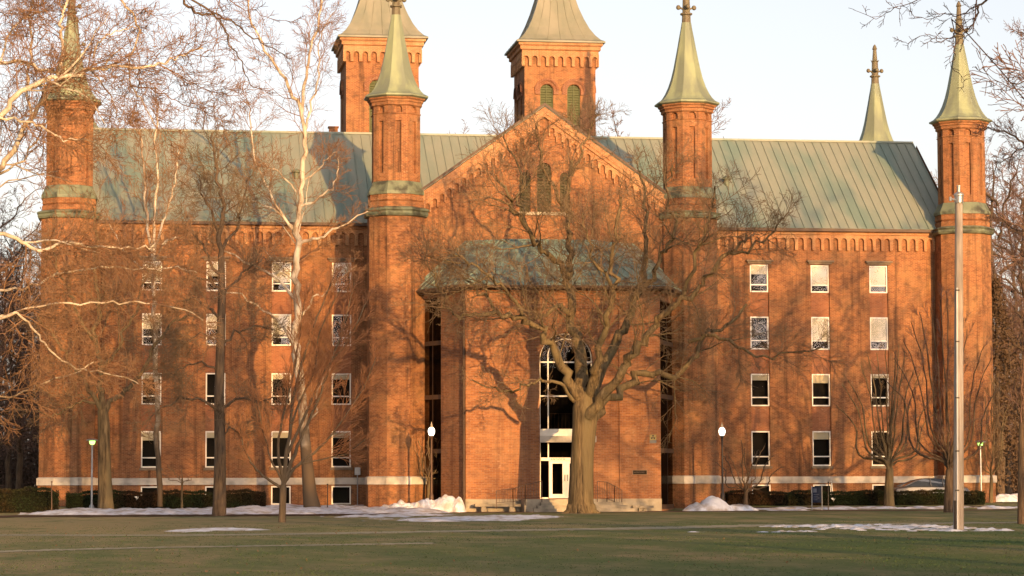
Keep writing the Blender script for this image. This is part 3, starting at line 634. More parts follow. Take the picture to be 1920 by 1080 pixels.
for k in range(3):
    an = math.pi/2+k*2*math.pi/3; P = [(cx_, YF-.023, cz_)]+[(cx_+rr*math.cos(an+d), YF-.023, cz_+rr*math.sin(an+d)) for d in (-.5,0,.5)]; m_.face(P, 2)
sg = m_.build('shelter_sign', [mat('faded_yellow', (.38,.30,.09), .6, c2=(.30,.22,.09)), mat('faded_blue_grey', (.16,.17,.17), .6, c2=(.22,.18,.13)), METAL])
tag(sg, 'faded yellow and grey square sign high on the right porch wall', 'sign')
# meter box on the wing wall near the left centre turret
m_ = MB(); a, b = X(683.5, 0), X(692, 0); z0, z1 = Z(893, 0), Z(876, 0); m_.box(tLx-1.75, tLx-1.42, -.26, -.01, z0+.1, z1); m_.bar((tLx-1.58,-.12,0), (tLx-1.58,-.12,z0+.12), .03); m_.build('meter_box', GALV, hall)

# ================================================================== GROUND
def strip_mesh(name, xs, ys, zf, m_):
    V = [(x, y, zf(x, y)) for y in ys for x in xs]; n = len(xs)
    F = [(j*n+i, j*n+i+1, (j+1)*n+i+1, (j+1)*n+i) for j in range(len(ys)-1) for i in range(n-1)]
    me = bpy.data.meshes.new(name); me.from_pydata(V, [], F); me.materials.append(m_); me.polygons.foreach_set('use_smooth', [True]*len(F)); o = bpy.data.objects.new(name, me); COL.objects.link(o); return o
def lawn_mat():
    m = bpy.data.materials.new('winter_lawn'); m.use_nodes = True; t = m.node_tree; N, Lk = t.nodes, t.links; p = N['Principled BSDF']; p.inputs['Roughness'].default_value = .95; p.inputs['Specular IOR Level'].default_value = .05
    tc = N.new('ShaderNodeTexCoord')
    def nz(scale, lo, hi, st=(1,1,1), det=6):
        mp = N.new('ShaderNodeMapping'); mp.inputs['Scale'].default_value = st; Lk.new(tc.outputs['Object'], mp.inputs[0])
        n = N.new('ShaderNodeTexNoise'); n.inputs['Scale'].default_value = scale; n.inputs['Detail'].default_value = det; n.inputs['Roughness'].default_value = .7; Lk.new(mp.outputs[0], n.inputs['Vector'])
        r = N.new('ShaderNodeMapRange'); r.inputs['From Min'].default_value = lo; r.inputs['From Max'].default_value = hi; Lk.new(n.outputs['Fac'], r.inputs[0]); return r.outputs[0]
    def mix(f, c, col):
        mx = N.new('ShaderNodeMixRGB'); Lk.new(f, mx.inputs[0])
        if isinstance(c, tuple): mx.inputs[1].default_value = (*c, 1)
        else: Lk.new(c, mx.inputs[1])
        mx.inputs[2].default_value = (*col, 1); return mx.outputs[0]
    c = mix(nz(9, .35, .65), (.060,.125,.036), (.118,.172,.056))
    # browner towards the left and towards the building
    sp = N.new('ShaderNodeSeparateXYZ'); Lk.new(tc.outputs['Object'], sp.inputs[0])
    def rng(src, a, b, lo=0, hi=1):
        r = N.new('ShaderNodeMapRange'); r.inputs['From Min'].default_value = a; r.inputs['From Max'].default_value = b; r.inputs['To Min'].default_value = lo; r.inputs['To Max'].default_value = hi; Lk.new(src, r.inputs[0]); return r.outputs[0]
    def mth(op, a, b):
        n = N.new('ShaderNodeMath'); n.operation = op; n.use_clamp = False
        for i, q in enumerate((a, b)):
            if isinstance(q, (int, float)): n.inputs[i].default_value = q
            else: Lk.new(q, n.inputs[i])
        return n.outputs[0]
    left = rng(sp.outputs[0], 22, 0, 0, .60); far = rng(sp.outputs[1], -90, -50, 0, .62)
    f = mth('ADD', mth('ADD', nz(.22, .46, .70, (1,.5,1)), left), far); f = mth('MULTIPLY', f, nz(.7, .25, .62, (1,.30,1))); f = mth('MINIMUM', f, .9)
    c = mix(f, c, (.33,.26,.135))
    c = mix(mth('MULTIPLY', nz(.5, .60, .70, (1,.4,1)), .6), c, (.17,.12,.065))
    c = mix(nz(30, .60, .72, det=2), c, (.30,.24,.14))
    Lk.new(c, p.inputs['Base Color'])
    n = N.new('ShaderNodeTexNoise'); n.inputs['Scale'].default_value = 5; n.inputs['Detail'].default_value = 8; n.inputs['Roughness'].default_value = .75; Lk.new(tc.outputs['Object'], n.inputs['Vector'])
    bp = N.new('ShaderNodeBump'); bp.inputs['Strength'].default_value = 1; bp.inputs['Distance'].default_value = .12; Lk.new(n.outputs['Fac'], bp.inputs['Height']); Lk.new(bp.outputs[0], p.inputs['Normal'])
    return m
LAWN = lawn_mat()
ys = [-1200,-500,-250,-180] + [-150+1.25*k for k in range(108)] + [-15,-11,-10,-9,-8,-7,-6,-5,-4,0,20,60,200,1500]
xs = [-1500,-400,-120] + [-60+2*k for k in range(81)] + [104,160,400,1500]
und = lambda x, y: .6*(0.10*math.sin(x*.11+y*.07)*math.sin(y*.13+.4)+.03*math.sin(x*.35+1)*math.sin(y*.4)) * min(1, max(0, (-20-y)/30)) * (1 if y > -148 and abs(x-20) < 100 else 0)
gr_ = strip_mesh('lawn', xs, ys, lambda x, y: gz(y)+und(x, y), LAWN); tag(gr_, kind='structure')
MULCH = mat('mulch_soil', (.075,.045,.028), .95, 0, .05, (.13,.08,.045), 4, .6, bump=1, bscale=10)
TRAIL = mat('worn_trail', (.42,.37,.26), .95, 0, .05, (.25,.22,.13), 2.5, .5, bump=.4, bscale=12)
WALK = mat('brick_walk', (.17,.075,.045), .9, 0, .1, (.11,.055,.038), 3, .5, (.20,.13,.09), .8, bump=.5, bscale=8)
def ribbon(name, line, w_, m_, z=.006, jit=.25, seed=1, base=None, kind='structure'):
    rr = random.Random(seed); P = []
    for (a, b) in zip(line[:-1], line[1:]):
        for k in range(40): t_ = k/40; P.append(Vector((a[0]+(b[0]-a[0])*t_, a[1]+(b[1]-a[1])*t_, 0)))
    L, Rr_ = [], []
    for i, p in enumerate(P):
        w1 = w_*(1+rr.uniform(-jit, jit)); w2 = w_*(1+rr.uniform(-jit, jit))
        for s_, arr in ((-w1/2, L), (w2/2, Rr_)): y = p.y+s_; arr.append((p.x, y, gz(y)+und(p.x, y)+z))
    V = L+Rr_; n = len(L); F = [(i, i+1, n+i+1, n+i) for i in range(n-1)]
    me = bpy.data.meshes.new(name); me.from_pydata(V, [], F); me.materials.append(m_); o = bpy.data.objects.new(name, me); COL.objects.link(o); tag(o, kind=kind); return o
def gl(*pts): return [(ground(x, y).x, ground(x, y).y) for x, y in pts]
ribbon('footpath', gl((-40,1001),(320,1000),(640,998),(960,995),(1280,991),(1600,985),(1960,979)), 2.6, TRAIL, z=.008)
ribbon('footpath', gl((-40,1034),(300,1028),(600,1025),(820,1023)), 1.3, TRAIL, z=.008, jit=.5, seed=3)
walk = ribbon('brick_walk', [(X(715,-14),-14.2),(20,-14.2),(40,-14.2),(80,-14.2)], 3.4, WALK, z=.008, jit=.03)
ribbon('bare_soil', [(-25,-24),(0,-23),(8,-23),(13,-20)], 7, MULCH, z=.02, jit=.3, seed=5)
ribbon('planting_bed', [(-12,-5.6),(6,-5.6),(14,-5.6)], 4.5, MULCH, z=.012, jit=.2, seed=6)
ribbon('planting_bed', [(32,-6.2),(44,-6.2),(58,-6.2)], 4.5, MULCH, z=.012, jit=.2, seed=8)
# ================================================================== SNOW, HEDGES, LITTER
def snow(name, blobs, seed, nx=90, ny=36, amp=.10, m_=SNOW, fine=1.5, label=None, group=None, cat=None, kind=None, lump=0):
    """height field: the highest of several rounded blobs (x, y, rx, ry, h) broken by noise; where it dips under the ground it ends"""
    x0 = min(b[0]-b[2]*1.15 for b in blobs); x1 = max(b[0]+b[2]*1.15 for b in blobs); y0 = min(b[1]-b[3]*1.15 for b in blobs); y1 = max(b[1]+b[3]*1.15 for b in blobs)
    V = []
    for j in range(ny+1):
        for i in range(nx+1):
            x, y = x0+(x1-x0)*i/nx, y0+(y1-y0)*j/ny; best = -1
            for bx, by, rx, ry, h in blobs:
                d = ((x-bx)/rx)**2+((y-by)/ry)**2; best = max(best, h*(1-d) if d < 1 else -.3*(d-1)*max(h,.1))
            nv = mnoise.fractal(Vector((x*fine*.6+seed, y*fine*.6, seed*.7)), .9, 2.1, 5)
            hgt = best + amp*(nv-.15)
            if lump and best > 0: hgt += lump*abs(mnoise.noise(Vector((x*2.6+seed, y*2.6, 3))))*min(1, best/.2)
            V.append((x, y, gz(y)+und(x, y)+max(-.06, hgt)))
    n = nx+1; F = [(j*n+i, j*n+i+1, (j+1)*n+i+1, (j+1)*n+i) for j in range(ny) for i in range(nx)]
    F = [f for f in F if max(V[k][2]-gz(V[k][1])-und(V[k][0], V[k][1]) for k in f) > -.05]
    me = bpy.data.meshes.new(name); me.from_pydata(V, [], F); me.materials.append(m_); me.polygons.foreach_set('use_smooth', [True]*len(F))
    o = bpy.data.objects.new(name, me); COL.objects.link(o); tag(o, label, cat, group, kind); return o
def G(x, y): p = ground(x, y); return p.x, p.y
snow('snow', [(X(x,-13), -12.8+dy*1.6, rx*1.1, ry*3.6, .27) for x, dy, rx, ry in ((150,0,2.4,1.5),(230,-.6,3,1.7),(320,0,3,1.2),(400,-.2,3,1.4),(480,.6,3,1.8),(560,.6,3,2.2),(640,.4,2.6,2.2),(700,-.3,2.2,1.6),(760,-1.2,2.0,1.0))], 3, nx=170, amp=.13, kind='stuff')
a = G(930, 967)
snow('snow', [(*G(x,y), rx, ry, h) for x, y, rx, ry, h in ((700,968,2.2,3,.06),(760,966,2.2,2.5,.08),(850,973,2.6,4,.08),(905,971,2.6,3.4,.10),(965,969.5,2.2,2.8,.09),(1005,969,1.2,1.6,.05))], 9, nx=140, ny=70, amp=.07, kind='stuff')
snow('snow', [(G(405,992)[0], G(405,992)[1], 1.7, 1.5, .05), (G(360,994)[0]-.2, G(360,994)[1], .9, 1.2, .04)], 11, amp=.04, kind='stuff')
pts = [(1520,990,1.6,1.2),(1600,990,1.9,2.6),(1660,992,2.2,3.4),(1730,995,1.7,2.2),(1770,996,.8,1.3),(1850,996,.75,.9),(1300,998,.3,.4),(1470,998,.8,.8)]
snow('snow', [(G(x,y)[0], G(x,y)[1], rx*.9, ry*.8, .015) for x, y, rx, ry in pts], 21, nx=160, ny=70, amp=.10, fine=3.2, kind='stuff')
snow('snow', [(X(x,-9), -9, rx, .9, .10) for x, rx in ((1400,1.6),(1470,1.8),(1560,2.0),(1640,2.0),(1710,1.6),(1770,1.8),(1850,2.0))]+[(X(1480,-13),-13,1.6,.5,.05)], 31, nx=150, amp=.10, kind='stuff')
hp = snow('snow_pile', [(X(836,-12.7), -12.7, 1.0, .9, .90), (X(806,-12.4), -12.5, 1.3, .9, .62), (X(857,-13), -13.1, .45, .7, .66), (X(755,-12), -12.2, 2.0, 1.0, .48)], 5, nx=100, ny=54, amp=.16, fine=2.0, lump=.24, label='lumpy snow heap at the foot of the lit globe lamp beside the porch', cat='snow pile', group='shovelled snow heaps')
hp = snow('snow_pile', [(X(1335,-12.4), -12.4, 1.05, .9, .80), (X(1304,-12.6), -12.6, .85, .7, .42), (X(1375,-12.0), -12.0, 1.4, .8, .40)], 15, nx=80, ny=40, amp=.12, fine=2, lump=.10, label='smooth cone of snow at the right lamp post by the hedge end', cat='snow pile', group='shovelled snow heaps')
hp = snow('snow_pile', [(X(1885,4), 4, 1.6, 1.2, .55), (X(1920,4), 4.4, 1.8, 1.2, .5), (X(1868,4), 4, .8, .7, .35)], 25, nx=80, ny=40, amp=.16, lump=.12, label='shaded snow bank beyond the right end of the hall', cat='snow pile', group='shovelled snow heaps')
def leafy(name, n, sampler, size, m_, parent=None, seed=1):
    rg = np.random.default_rng(seed); P = sampler(rg, n); a = rg.normal(size=(n,3)); a /= np.linalg.norm(a, axis=1)[:,None]; b = np.cross(a, rg.normal(size=(n,3))); b /= np.linalg.norm(b, axis=1)[:,None]
    s_ = size*rg.uniform(.6, 1.4, (n,1)); V = np.stack([P-a*s_-b*s_*.5, P+a*s_-b*s_*.5, P+a*s_+b*s_*.5, P-a*s_+b*s_*.5], 1).reshape(-1,3)
    return fastmesh(name, V, n, 4, m_, parent)
def fastmesh(name, V, nf, k, m_, parent=None, faces=None, smooth=False):
    me = bpy.data.meshes.new(name); me.vertices.add(len(V)); me.vertices.foreach_set('co', np.asarray(V, dtype=np.float32).ravel())
    idx = np.arange(nf*k, dtype=np.int32) if faces is None else np.asarray(faces, dtype=np.int32).ravel()
    me.loops.add(nf*k); me.loops.foreach_set('vertex_index', idx); me.polygons.add(nf); me.polygons.foreach_set('loop_start', np.arange(0, nf*k, k, dtype=np.int32)); me.polygons.foreach_set('loop_total', np.full(nf, k, dtype=np.int32))
    if smooth: me.polygons.foreach_set('use_smooth', np.ones(nf, dtype=bool))
    me.materials.append(m_); me.update(calc_edges=True); o = bpy.data.objects.new(name, me); COL.objects.link(o)
    if parent: o.parent = parent
    return o
HCORE = mat('hedge_core', (.012,.012,.008), .95, 0, .0)
def hedge(x0, x1, Yc, ytop, depth, label, seed, taper=0, zb=None):
    a, b = X(x0, Yc), X(x1, Yc); zt = Z(ytop, Yc, (x0+x1)/2); zg = gz(Yc); L = b-a
    def prof(u):   # local height and depth along the hedge
        e = min(1, min(u, L-u)/.45+.25); h = (zt-zg)*(.94+.06*math.sin(u*1.7+seed)+.03*math.sin(u*5.1+seed*2))*(.8+.2*e)
        return h, depth/2*(.75+.25*e)
    core = MB(); n = int(L/.35)
    for i in range(n):
        u0, u1 = L*i/n, L*(i+1)/n; (h0, d0), (h1, d1) = prof(u0), prof(u1); P0 = [(a+u0,Yc-d0+.12,zg-.1),(a+u0,Yc-d0+.1,zg+h0-.12),(a+u0,Yc+d0-.1,zg+h0-.12),(a+u0,Yc+d0-.1,zg-.1)]; P1 = [(a+u1,Yc-d1+.12,zg-.1),(a+u1,Yc-d1+.1,zg+h1-.12),(a+u1,Yc+d1-.1,zg+h1-.12),(a+u1,Yc+d1-.1,zg-.1)]
        for k in range(3): core.face([P0[k], P1[k], P1[k+1], P0[k+1]])
        if i == 0: core.face(P0)
        if i == n-1: core.face(P1)
    o = core.build('hedge', HCORE)
    def sampler(rg, m):
        u = rg.uniform(-.05, L+.05, m); side = rg.random(m); hh = np.array([prof(min(max(x,0),L))[0] for x in u]); dd = np.array([prof(min(max(x,0),L))[1] for x in u])
        lump = .05*np.sin(u*3.1+seed)+.04*np.sin(u*7.7+1)
        y = np.where(side < .55, -dd+rg.normal(0,.035,m)-lump*.6, rg.uniform(-1,1,m)*dd); z = np.where(side < .55, rg.uniform(.04,1,m)*hh, hh+rg.normal(0,.035,m)+lump*.5)
        e = rg.random(m) < .06; u = np.where(e, np.where(rg.random(m) < .5, 0, L)+rg.normal(0,.04,m), u); y = np.where(e, rg.uniform(-1,1,m)*dd, y); z = np.where(e, rg.uniform(.1,1,m)*hh, z)
        return np.stack([a+u, Yc+y, zg+z], 1)
    leafy('foliage', int(L*1500), sampler, .032, HEDGE, o, seed); tag(o, label, 'hedge', 'clipped evergreen hedges'); return o
hedge(-60, 112, -9.0, 916, 1.6, 'dark hedge at the left edge, nearer than the hall', 2)
hedge(130, 497, -6.2, 921, 1.2, 'long dark hedge in front of the left wing behind the grey lamp', 4)
hedge(1360, 1835, -6.0, 921, 1.2, 'long dark hedge in front of the right wing', 6)
for x, y, s_ in ((1562,937,.14),(256,934,.12)):
    p = at(x, y, -6.95); m_ = MB(); m_.face([(-s_,0,s_*.7),(0,-.03,-s_*.2),(s_*.15,0,-s_),(s_*.3,.02,.1)]); m_.face([(0,-.03,-s_*.2),(s_,0,s_*.8),(s_*.7,.04,-.02)])
    o = m_.build('paper_scrap', WHITE); o.location = p; tag(o, 'white scrap of paper caught in the %s hedge' % ('right' if x > 900 else 'left'), 'litter', 'paper scraps caught in the hedges')
DEADLEAF = mat('dead_leaf', (.15,.085,.05), .8, 0, .1, (.12,.07,.04), 1.5, .4)
def lv(rg, n):
    y = -40-72*rg.random(n)**.8; x = rg.uniform(-.20, .40, n)*(y+150)+1; return np.stack([x, y, np.full(n, .03)+rg.uniform(0,.02,n)], 1)
P_ = leafy('fallen_leaves', 420, lv, .020, DEADLEAF, None, 9); tag(P_, kind='stuff')
# ---- blades of grass on the nearer lawn, where single tufts can still be seen
def grass(n, seed, m_, y0, y1, h):
    rg = np.random.default_rng(seed); y = rg.uniform(y0, y1, n); x = rg.uniform(-.235, .40, n)*(y+150)+1
    cl = np.array([mnoise.noise(Vector((a*.5, b*.25, seed))) for a, b in zip(x, y)]); keep = cl > rg.uniform(-.5, .35, n); x, y = x[keep], y[keep]; n = len(x)
    z = np.array([und(a, b) for a, b in zip(x, y)]); an = rg.uniform(0, math.pi, n); ww = rg.uniform(.012, .03, n); hh = h*rg.uniform(.5, 1.3, n); lx = rg.normal(0, .03, n); ly = rg.normal(0, .03, n)
    A = np.stack([x-np.cos(an)*ww, y-np.sin(an)*ww, z-.01], 1); B = np.stack([x+np.cos(an)*ww, y+np.sin(an)*ww, z-.01], 1); C_ = np.stack([x+lx, y+ly, z+hh], 1)
    o = fastmesh('grass', np.stack([A, B, C_], 1).reshape(-1,3), n, 3, m_); tag(o, kind='stuff')
GR1 = mat('green_grass', (.050,.085,.030), .9, 0, .0, (.075,.10,.04), .8, .4); GR2 = mat('straw_grass', (.19,.155,.075), .85, 0, .1, (.13,.12,.055), .8, .4)
grass(40000, 1, GR1, -112, -50, .022)

# ================================================================== LAMPS, POLE, SIGNS
GLOBE = mat('lit_globe', (.9,.88,.8), .4, emit=(1.0,.90,.70), estr=1.5); GREENL = mat('lit_green_lens', (.5,.8,.3), .4, emit=(.45,1.0,.16), estr=1.6)
def globe_lamp(x, ybase, Yc, label):
    p = at(x, ybase, Yc); zg = .32; T = empty('street_lamp', (p.x, Yc, zg)); tag(T, label, 'street lamp', 'globe lamps beside the porch')
    H = Z(817, Yc, x)-zg
    m_ = MB(); m_.lathe(0, 0, [(.17,0),(.17,.08),(.13,.14),(.12,.55),(.10,.62),(.065,.70),(.055,1.2),(.05,H-.3),(.06,H-.28),(.06,H-.22),(.045,H-.2),(.09,H-.06),(.12,H-.02),(.12,H)], n=14); m_.build('post', METAL if x > 1000 else mat('brown_iron', (.09,.05,.03), .5, .3, .4), T, smooth=False)
    g = MB(); g.lathe(0, 0, [(.10,H),(.15,H+.08),(.18,H+.20),(.18,H+.29),(.15,H+.38),(.10,H+.44)], n=20); g.build('globe', GLOBE, T, smooth=True)
    f = MB(); f.lathe(0, 0, [(.10,H+.44),(.085,H+.49),(.05,H+.54),(.06,H+.58),(.02,H+.66),(.01,H+.76)], n=12); f.build('finial', mat('lamp_finial', (.5,.42,.28), .5), T)
globe_lamp(809, 946, -12.6, 'lit globe lamp on a brown post, left of the porch at the snow heap')
globe_lamp(1355, 946, -12.4, 'lit globe lamp on a black post, right of the porch at the hedge end')
def disc_lamp(x, ytop, Yc, label, k=1.0):
    p = at(x, ytop, Yc); zg = gz(Yc) if Yc < 10 else 0; T = empty('path_lamp', (p.x, Yc, zg)); H = p.z-zg; tag(T, label, 'lamp', 'disc-topped grey lamps')
    m_ = MB(); m_.lathe(0, 0, [(.17,0),(.16,.12),(.11,.30),(.07,.34),(.055,.36),(.045,H*.95-.25),(.045,H-.28)], n=10); m_.build('post', GALV, T)
    l = MB(); l.lathe(0, 0, [(.07,H-.28),(.13,H-.24),(.16,H-.10),(.16,H-.06)], n=14); l.build('lens', GREENL, T)
    s_ = MB(); s_.lathe(0, 0, [(.12,H-.09),(.33,H-.06),(.33,H-.03),(.20,H+.02),(.05,H+.05)], n=20); s_.build('shade', GALV, T)
disc_lamp(173, 824, -8.3, 'grey disc lamp with green glow in front of the left hedge')
disc_lamp(1838, 827, -5.0, 'grey disc lamp with green glow at the right end of the hedge')
disc_lamp(1886, 883, 30, 'smaller far disc lamp above the snow bank at the right edge')
# utility pole
YPOL = -70.9; pb_ = at(1797, 996, YPOL); ptp = at(1798, 376, YPOL)
T = empty('utility_pole', (pb_.x, YPOL, und(pb_.x, YPOL))); tag(T, 'tall bare wooden pole with metal cap and white conduit on the lawn', 'utility pole')
WOOD = mat('weathered_pole', (.44,.39,.34), .85, 0, .1, (.33,.28,.24), 3, .4, (.26,.22,.18), .8, bump=.6, bscale=9, stretch=(6,6,.35))
dx = ptp.x-pb_.x; H = ptp.z; m_ = MB(); A = Vector((0,0,-.3)); B = Vector((dx,0,H))
m_.bar(A, A.lerp(B,.3), .172, 16, .158); m_.bar(A.lerp(B,.3), A.lerp(B,.7), .158, 16, .138); m_.bar(A.lerp(B,.7), B, .138, 16, .118); m_.build('shaft', WOOD, T, smooth=False)
m_ = MB(); m_.lathe(dx, 0, [(.125,H-.12),(.14,H-.10),(.14,H+.10),(.16,H+.12),(.16,H+.17),(.10,H+.22),(.05,H+.25),(.05,H+.42),(.07,H+.43),(.07,H+.46)], n=16); m_.bar((dx-.12,-.05,H-.02), (dx-.30,-.05,H+.02), .03); m_.bar((dx-.30,-.05,H-.05), (dx-.30,-.05,H+.08), .045); m_.build('metal_cap', GALV, T)
PVC = mat('white_conduit', (.62,.60,.55), .5, 0, .4)
zc_ = Z(535, YPOL); xo = -.085
m_ = MB(); m_.bar((xo+.0, -.165, -.2), (xo+dx*.6, -.15, zc_), .024, 8); m_.build('conduit', PVC, T)
m_ = MB(); m_.bar((-.13, -.10, -.2), (-.125, -.10, .95), .05, 8); m_.build('cable_guard', METAL, T)
m_ = MB()
for z in (1.25, 2.5, 4.2, 6.0, zc_-.1): m_.box(xo-.06+dx*z/H, xo+.05+dx*z/H, -.19, -.12, z, z+.045)
for q in range(0): pass
m_.build('clamp', METAL, T)
# small blue sign
p = at(1532, 957, -11); T = empty('path_sign', (p.x, -11, 0)); tag(T, 'small dark blue sign on two grey posts in front of the right hedge', 'sign')
SBLUE = mat('sign_blue', (.010,.016,.036), .8, 0, .1, (.018,.024,.045), 6, .5); hz = 1.30; 
m_ = MB(); m_.box(-.26, .26, -.02, .02, .42, hz); m_.build('panel', SBLUE, T)
m_ = MB(); m_.box(-.22,-.02,-.026,-.021,.98,1.2)
for k, wd_ in enumerate((.30,.24,.34,.22)): m_.box(-.2,-.2+wd_,-.026,-.021,.86-k*.10,.885-k*.10)
m_.build('lettering', mat('sign_grey', (.09,.10,.13), .6), T)
for s_ in (-1, 1): m_ = MB(); m_.bar((s_*.29,0,-.1), (s_*.29,0,hz+.03), .028, 8); m_.build('post', GALV, T)
def stake(x, y0, y1, Yc, label, m_, r=.03, lean=0):
    a, b = at(x, y1, Yc), at(x+lean, y0, Yc); k = MB(); a.z = gz(Yc)-.05; k.bar((0,0,0), b-a, r, 7, r*.8); k.lathe((b-a).x, 0, [(r*1.3,(b-a).z-.05),(r*1.5,(b-a).z),(r*.6,(b-a).z+.03)], n=7); o = k.build('stake', m_); o.location = a; tag(o, label, 'stake', 'thin marker stakes along the hedges')
stake(97, 903, 966, -11.2, 'thin dark stake at the right end of the leftmost hedge', RAIL)
stake(614, 908, 963, -10.6, 'thin dark stake in snow below the rightmost column of left windows', METAL)
stake(1553, 904, 959, -11.2, 'thin dark stake just right of the small blue sign', METAL, .03)
stake(1562, 904, 925, -5.2, 'leaning grey stake rising behind the right hedge', GALV, .06, -3)
# ---- parked car behind the right hedge
def car():
    cx_ = X(1738, -2.6); T = empty('parked_car', (cx_, -2.6, .28)); tag(T, 'silver grey parked car mostly hidden behind the right hedge', 'car')
    PAINT = mat('silver_paint', (.13,.13,.135), .35, .2, .4); GL = mat('car_glass', (.03,.035,.04), .08, 0, .6); TY = mat('tyre', (.02,.02,.02), .8)
    prof = [(-2.25,.35,.82),(-2.2,.30,.90),(-1.6,.22,.98),(-1.2,.2,1.00),(-.7,.2,1.0),(.9,.2,1.0),(1.5,.2,.99),(2.1,.28,.92),(2.28,.38,.75)]
    b = MB(); rings = []
    for x, z0, z1 in prof: 
        w_ = .86 if abs(x) < 1.9 else .74; rings.append([(x,-w_,z0),(x,-w_-.03,.6),(x,-w_+.03,z1-.06),(x,-w_+.16,z1),(x,w_-.16,z1),(x,w_-.03,z1-.06),(x,w_+.03,.6),(x,w_,z0)])
    for A, B in zip(rings[:-1], rings[1:]):
        for k in range(8): b.face([A[k], B[k], B[(k+1)%8], A[(k+1)%8]])
    b.face(rings[0]); b.face(rings[-1][::-1]); body = b.build('body', PAINT, T, smooth=False)
    r = MB(); top = [(-.95,1.36),(-.55,1.46),(.1,1.49),(.75,1.44),(1.15,1.33)]; rr = [[(x,-.58,z-.03),(x,-.5,z),(x,.5,z),(x,.58,z-.03)] for x, z in top]
    for A, B in zip(rr[:-1], rr[1:]):
        for k in range(3): r.face([A[k], B[k], B[k+1], A[k+1]])
    for s_ in (-1, 1):
        for (x0, z0, x1, z1) in ((-1.75,1.0,-.95,1.35),(1.9,1.0,1.15,1.32)): r.bar((x0,s_*.78,z0), (x1,s_*.57,z1), .035, 6)
        for x in (-.15, .62): r.bar((x,s_*.80,1.0), (x*.98,s_*.575,1.44), .035, 6)
    r.build('roof', PAINT, T)
    for s_ in (-1, 1): g = MB(); g.face([(-1.72,s_*.77,1.0),(1.86,s_*.77,1.0),(1.13,s_*.56,1.31),(.75,s_*.565,1.42),(.1,s_*.565,1.47),(-.55,s_*.565,1.44),(-.95,s_*.565,1.34)]); g.build('side_window', GL, T)
    g = MB(); g.face([(-1.75,-.74,1.0),(-1.75,.74,1.0),(-.95,.55,1.35),(-.95,-.55,1.35)]); g.build('windscreen', GL, T)
    g = MB(); g.face([(1.9,-.74,1.0),(1.9,.74,1.0),(1.15,.55,1.32),(1.15,-.55,1.32)]); g.build('rear_window', GL, T)
    for x in (-1.4, 1.4):
        for s_ in (-1, 1): w_ = MB(); w_.bar((x,s_*.70,.31), (x,s_*.90,.31), .31, 18); wh = w_.build('wheel', TY, T); h = MB(); h.bar((x,s_*.89,.31), (x,s_*.91,.31), .19, 12); h.build('rim', GALV, wh)
car()
# ================================================================== TREES
def norm(v):
    l = math.sqrt(v[0]*v[0]+v[1]*v[1]+v[2]*v[2]) or 1; return (v[0]/l, v[1]/l, v[2]/l)
def rot_off(d, ang, az):
    r = (0,0,1) if abs(d[2]) < .9 else (1,0,0)
    u = norm((d[1]*r[2]-d[2]*r[1], d[2]*r[0]-d[0]*r[2], d[0]*r[1]-d[1]*r[0])); v = (d[1]*u[2]-d[2]*u[1], d[2]*u[0]-d[0]*u[2], d[0]*u[1]-d[1]*u[0])
    c, s_ = math.cos(ang), math.sin(ang); ca, sa = math.cos(az), math.sin(az)
    return (d[0]*c+(u[0]*ca+v[0]*sa)*s_, d[1]*c+(u[1]*ca+v[1]*sa)*s_, d[2]*c+(u[2]*ca+v[2]*sa)*s_)
def tubes(name, polys, sides, m_, parent, smooth=True):
    """many tapering tubes as one mesh; polys = list of (points, radii)"""
    if not polys: return None
    Pn = np.array([p for pl_, r in polys for p in pl_], dtype=np.float64); Rn = np.array([x for _, r in polys for x in r]); lens = np.array([len(p) for p, _ in polys])
    start = np.concatenate([[0], np.cumsum(lens)[:-1]]); N_ = len(Pn); idx = np.arange(N_); first = np.zeros(N_, bool); first[start] = True; last = np.zeros(N_, bool); last[start+lens-1] = True
    nx_ = np.where(last, idx, idx+1); pv = np.where(first, idx, idx-1); T_ = Pn[nx_]-Pn[pv]; T_ /= np.maximum(np.linalg.norm(T_, axis=1), 1e-9)[:,None]
    ov_ = Pn[start+lens-1]-Pn[start]; ref = np.zeros_like(ov_); ref[np.arange(len(ov_)), np.argmin(np.abs(ov_), axis=1)] = 1; ref = np.repeat(ref, lens, axis=0)
    U = np.cross(T_, ref); U /= np.maximum(np.linalg.norm(U, axis=1), 1e-9)[:,None]; V_ = np.cross(T_, U)
    an = 2*np.pi*np.arange(sides)/sides; ring = Pn[:,None,:]+(U[:,None,:]*np.cos(an)[None,:,None]+V_[:,None,:]*np.sin(an)[None,:,None])*Rn[:,None,None]
    seg = idx[~last]; k = np.arange(sides); k2 = (k+1)%sides
    F = np.stack([seg[:,None]*sides+k[None,:], seg[:,None]*sides+k2[None,:], (seg[:,None]+1)*sides+k2[None,:], (seg[:,None]+1)*sides+k[None,:]], -1).reshape(-1,4)
    return fastmesh(name, ring.reshape(-1,3), len(F), 4, m_, parent, faces=F, smooth=smooth)
DENS = 1.3
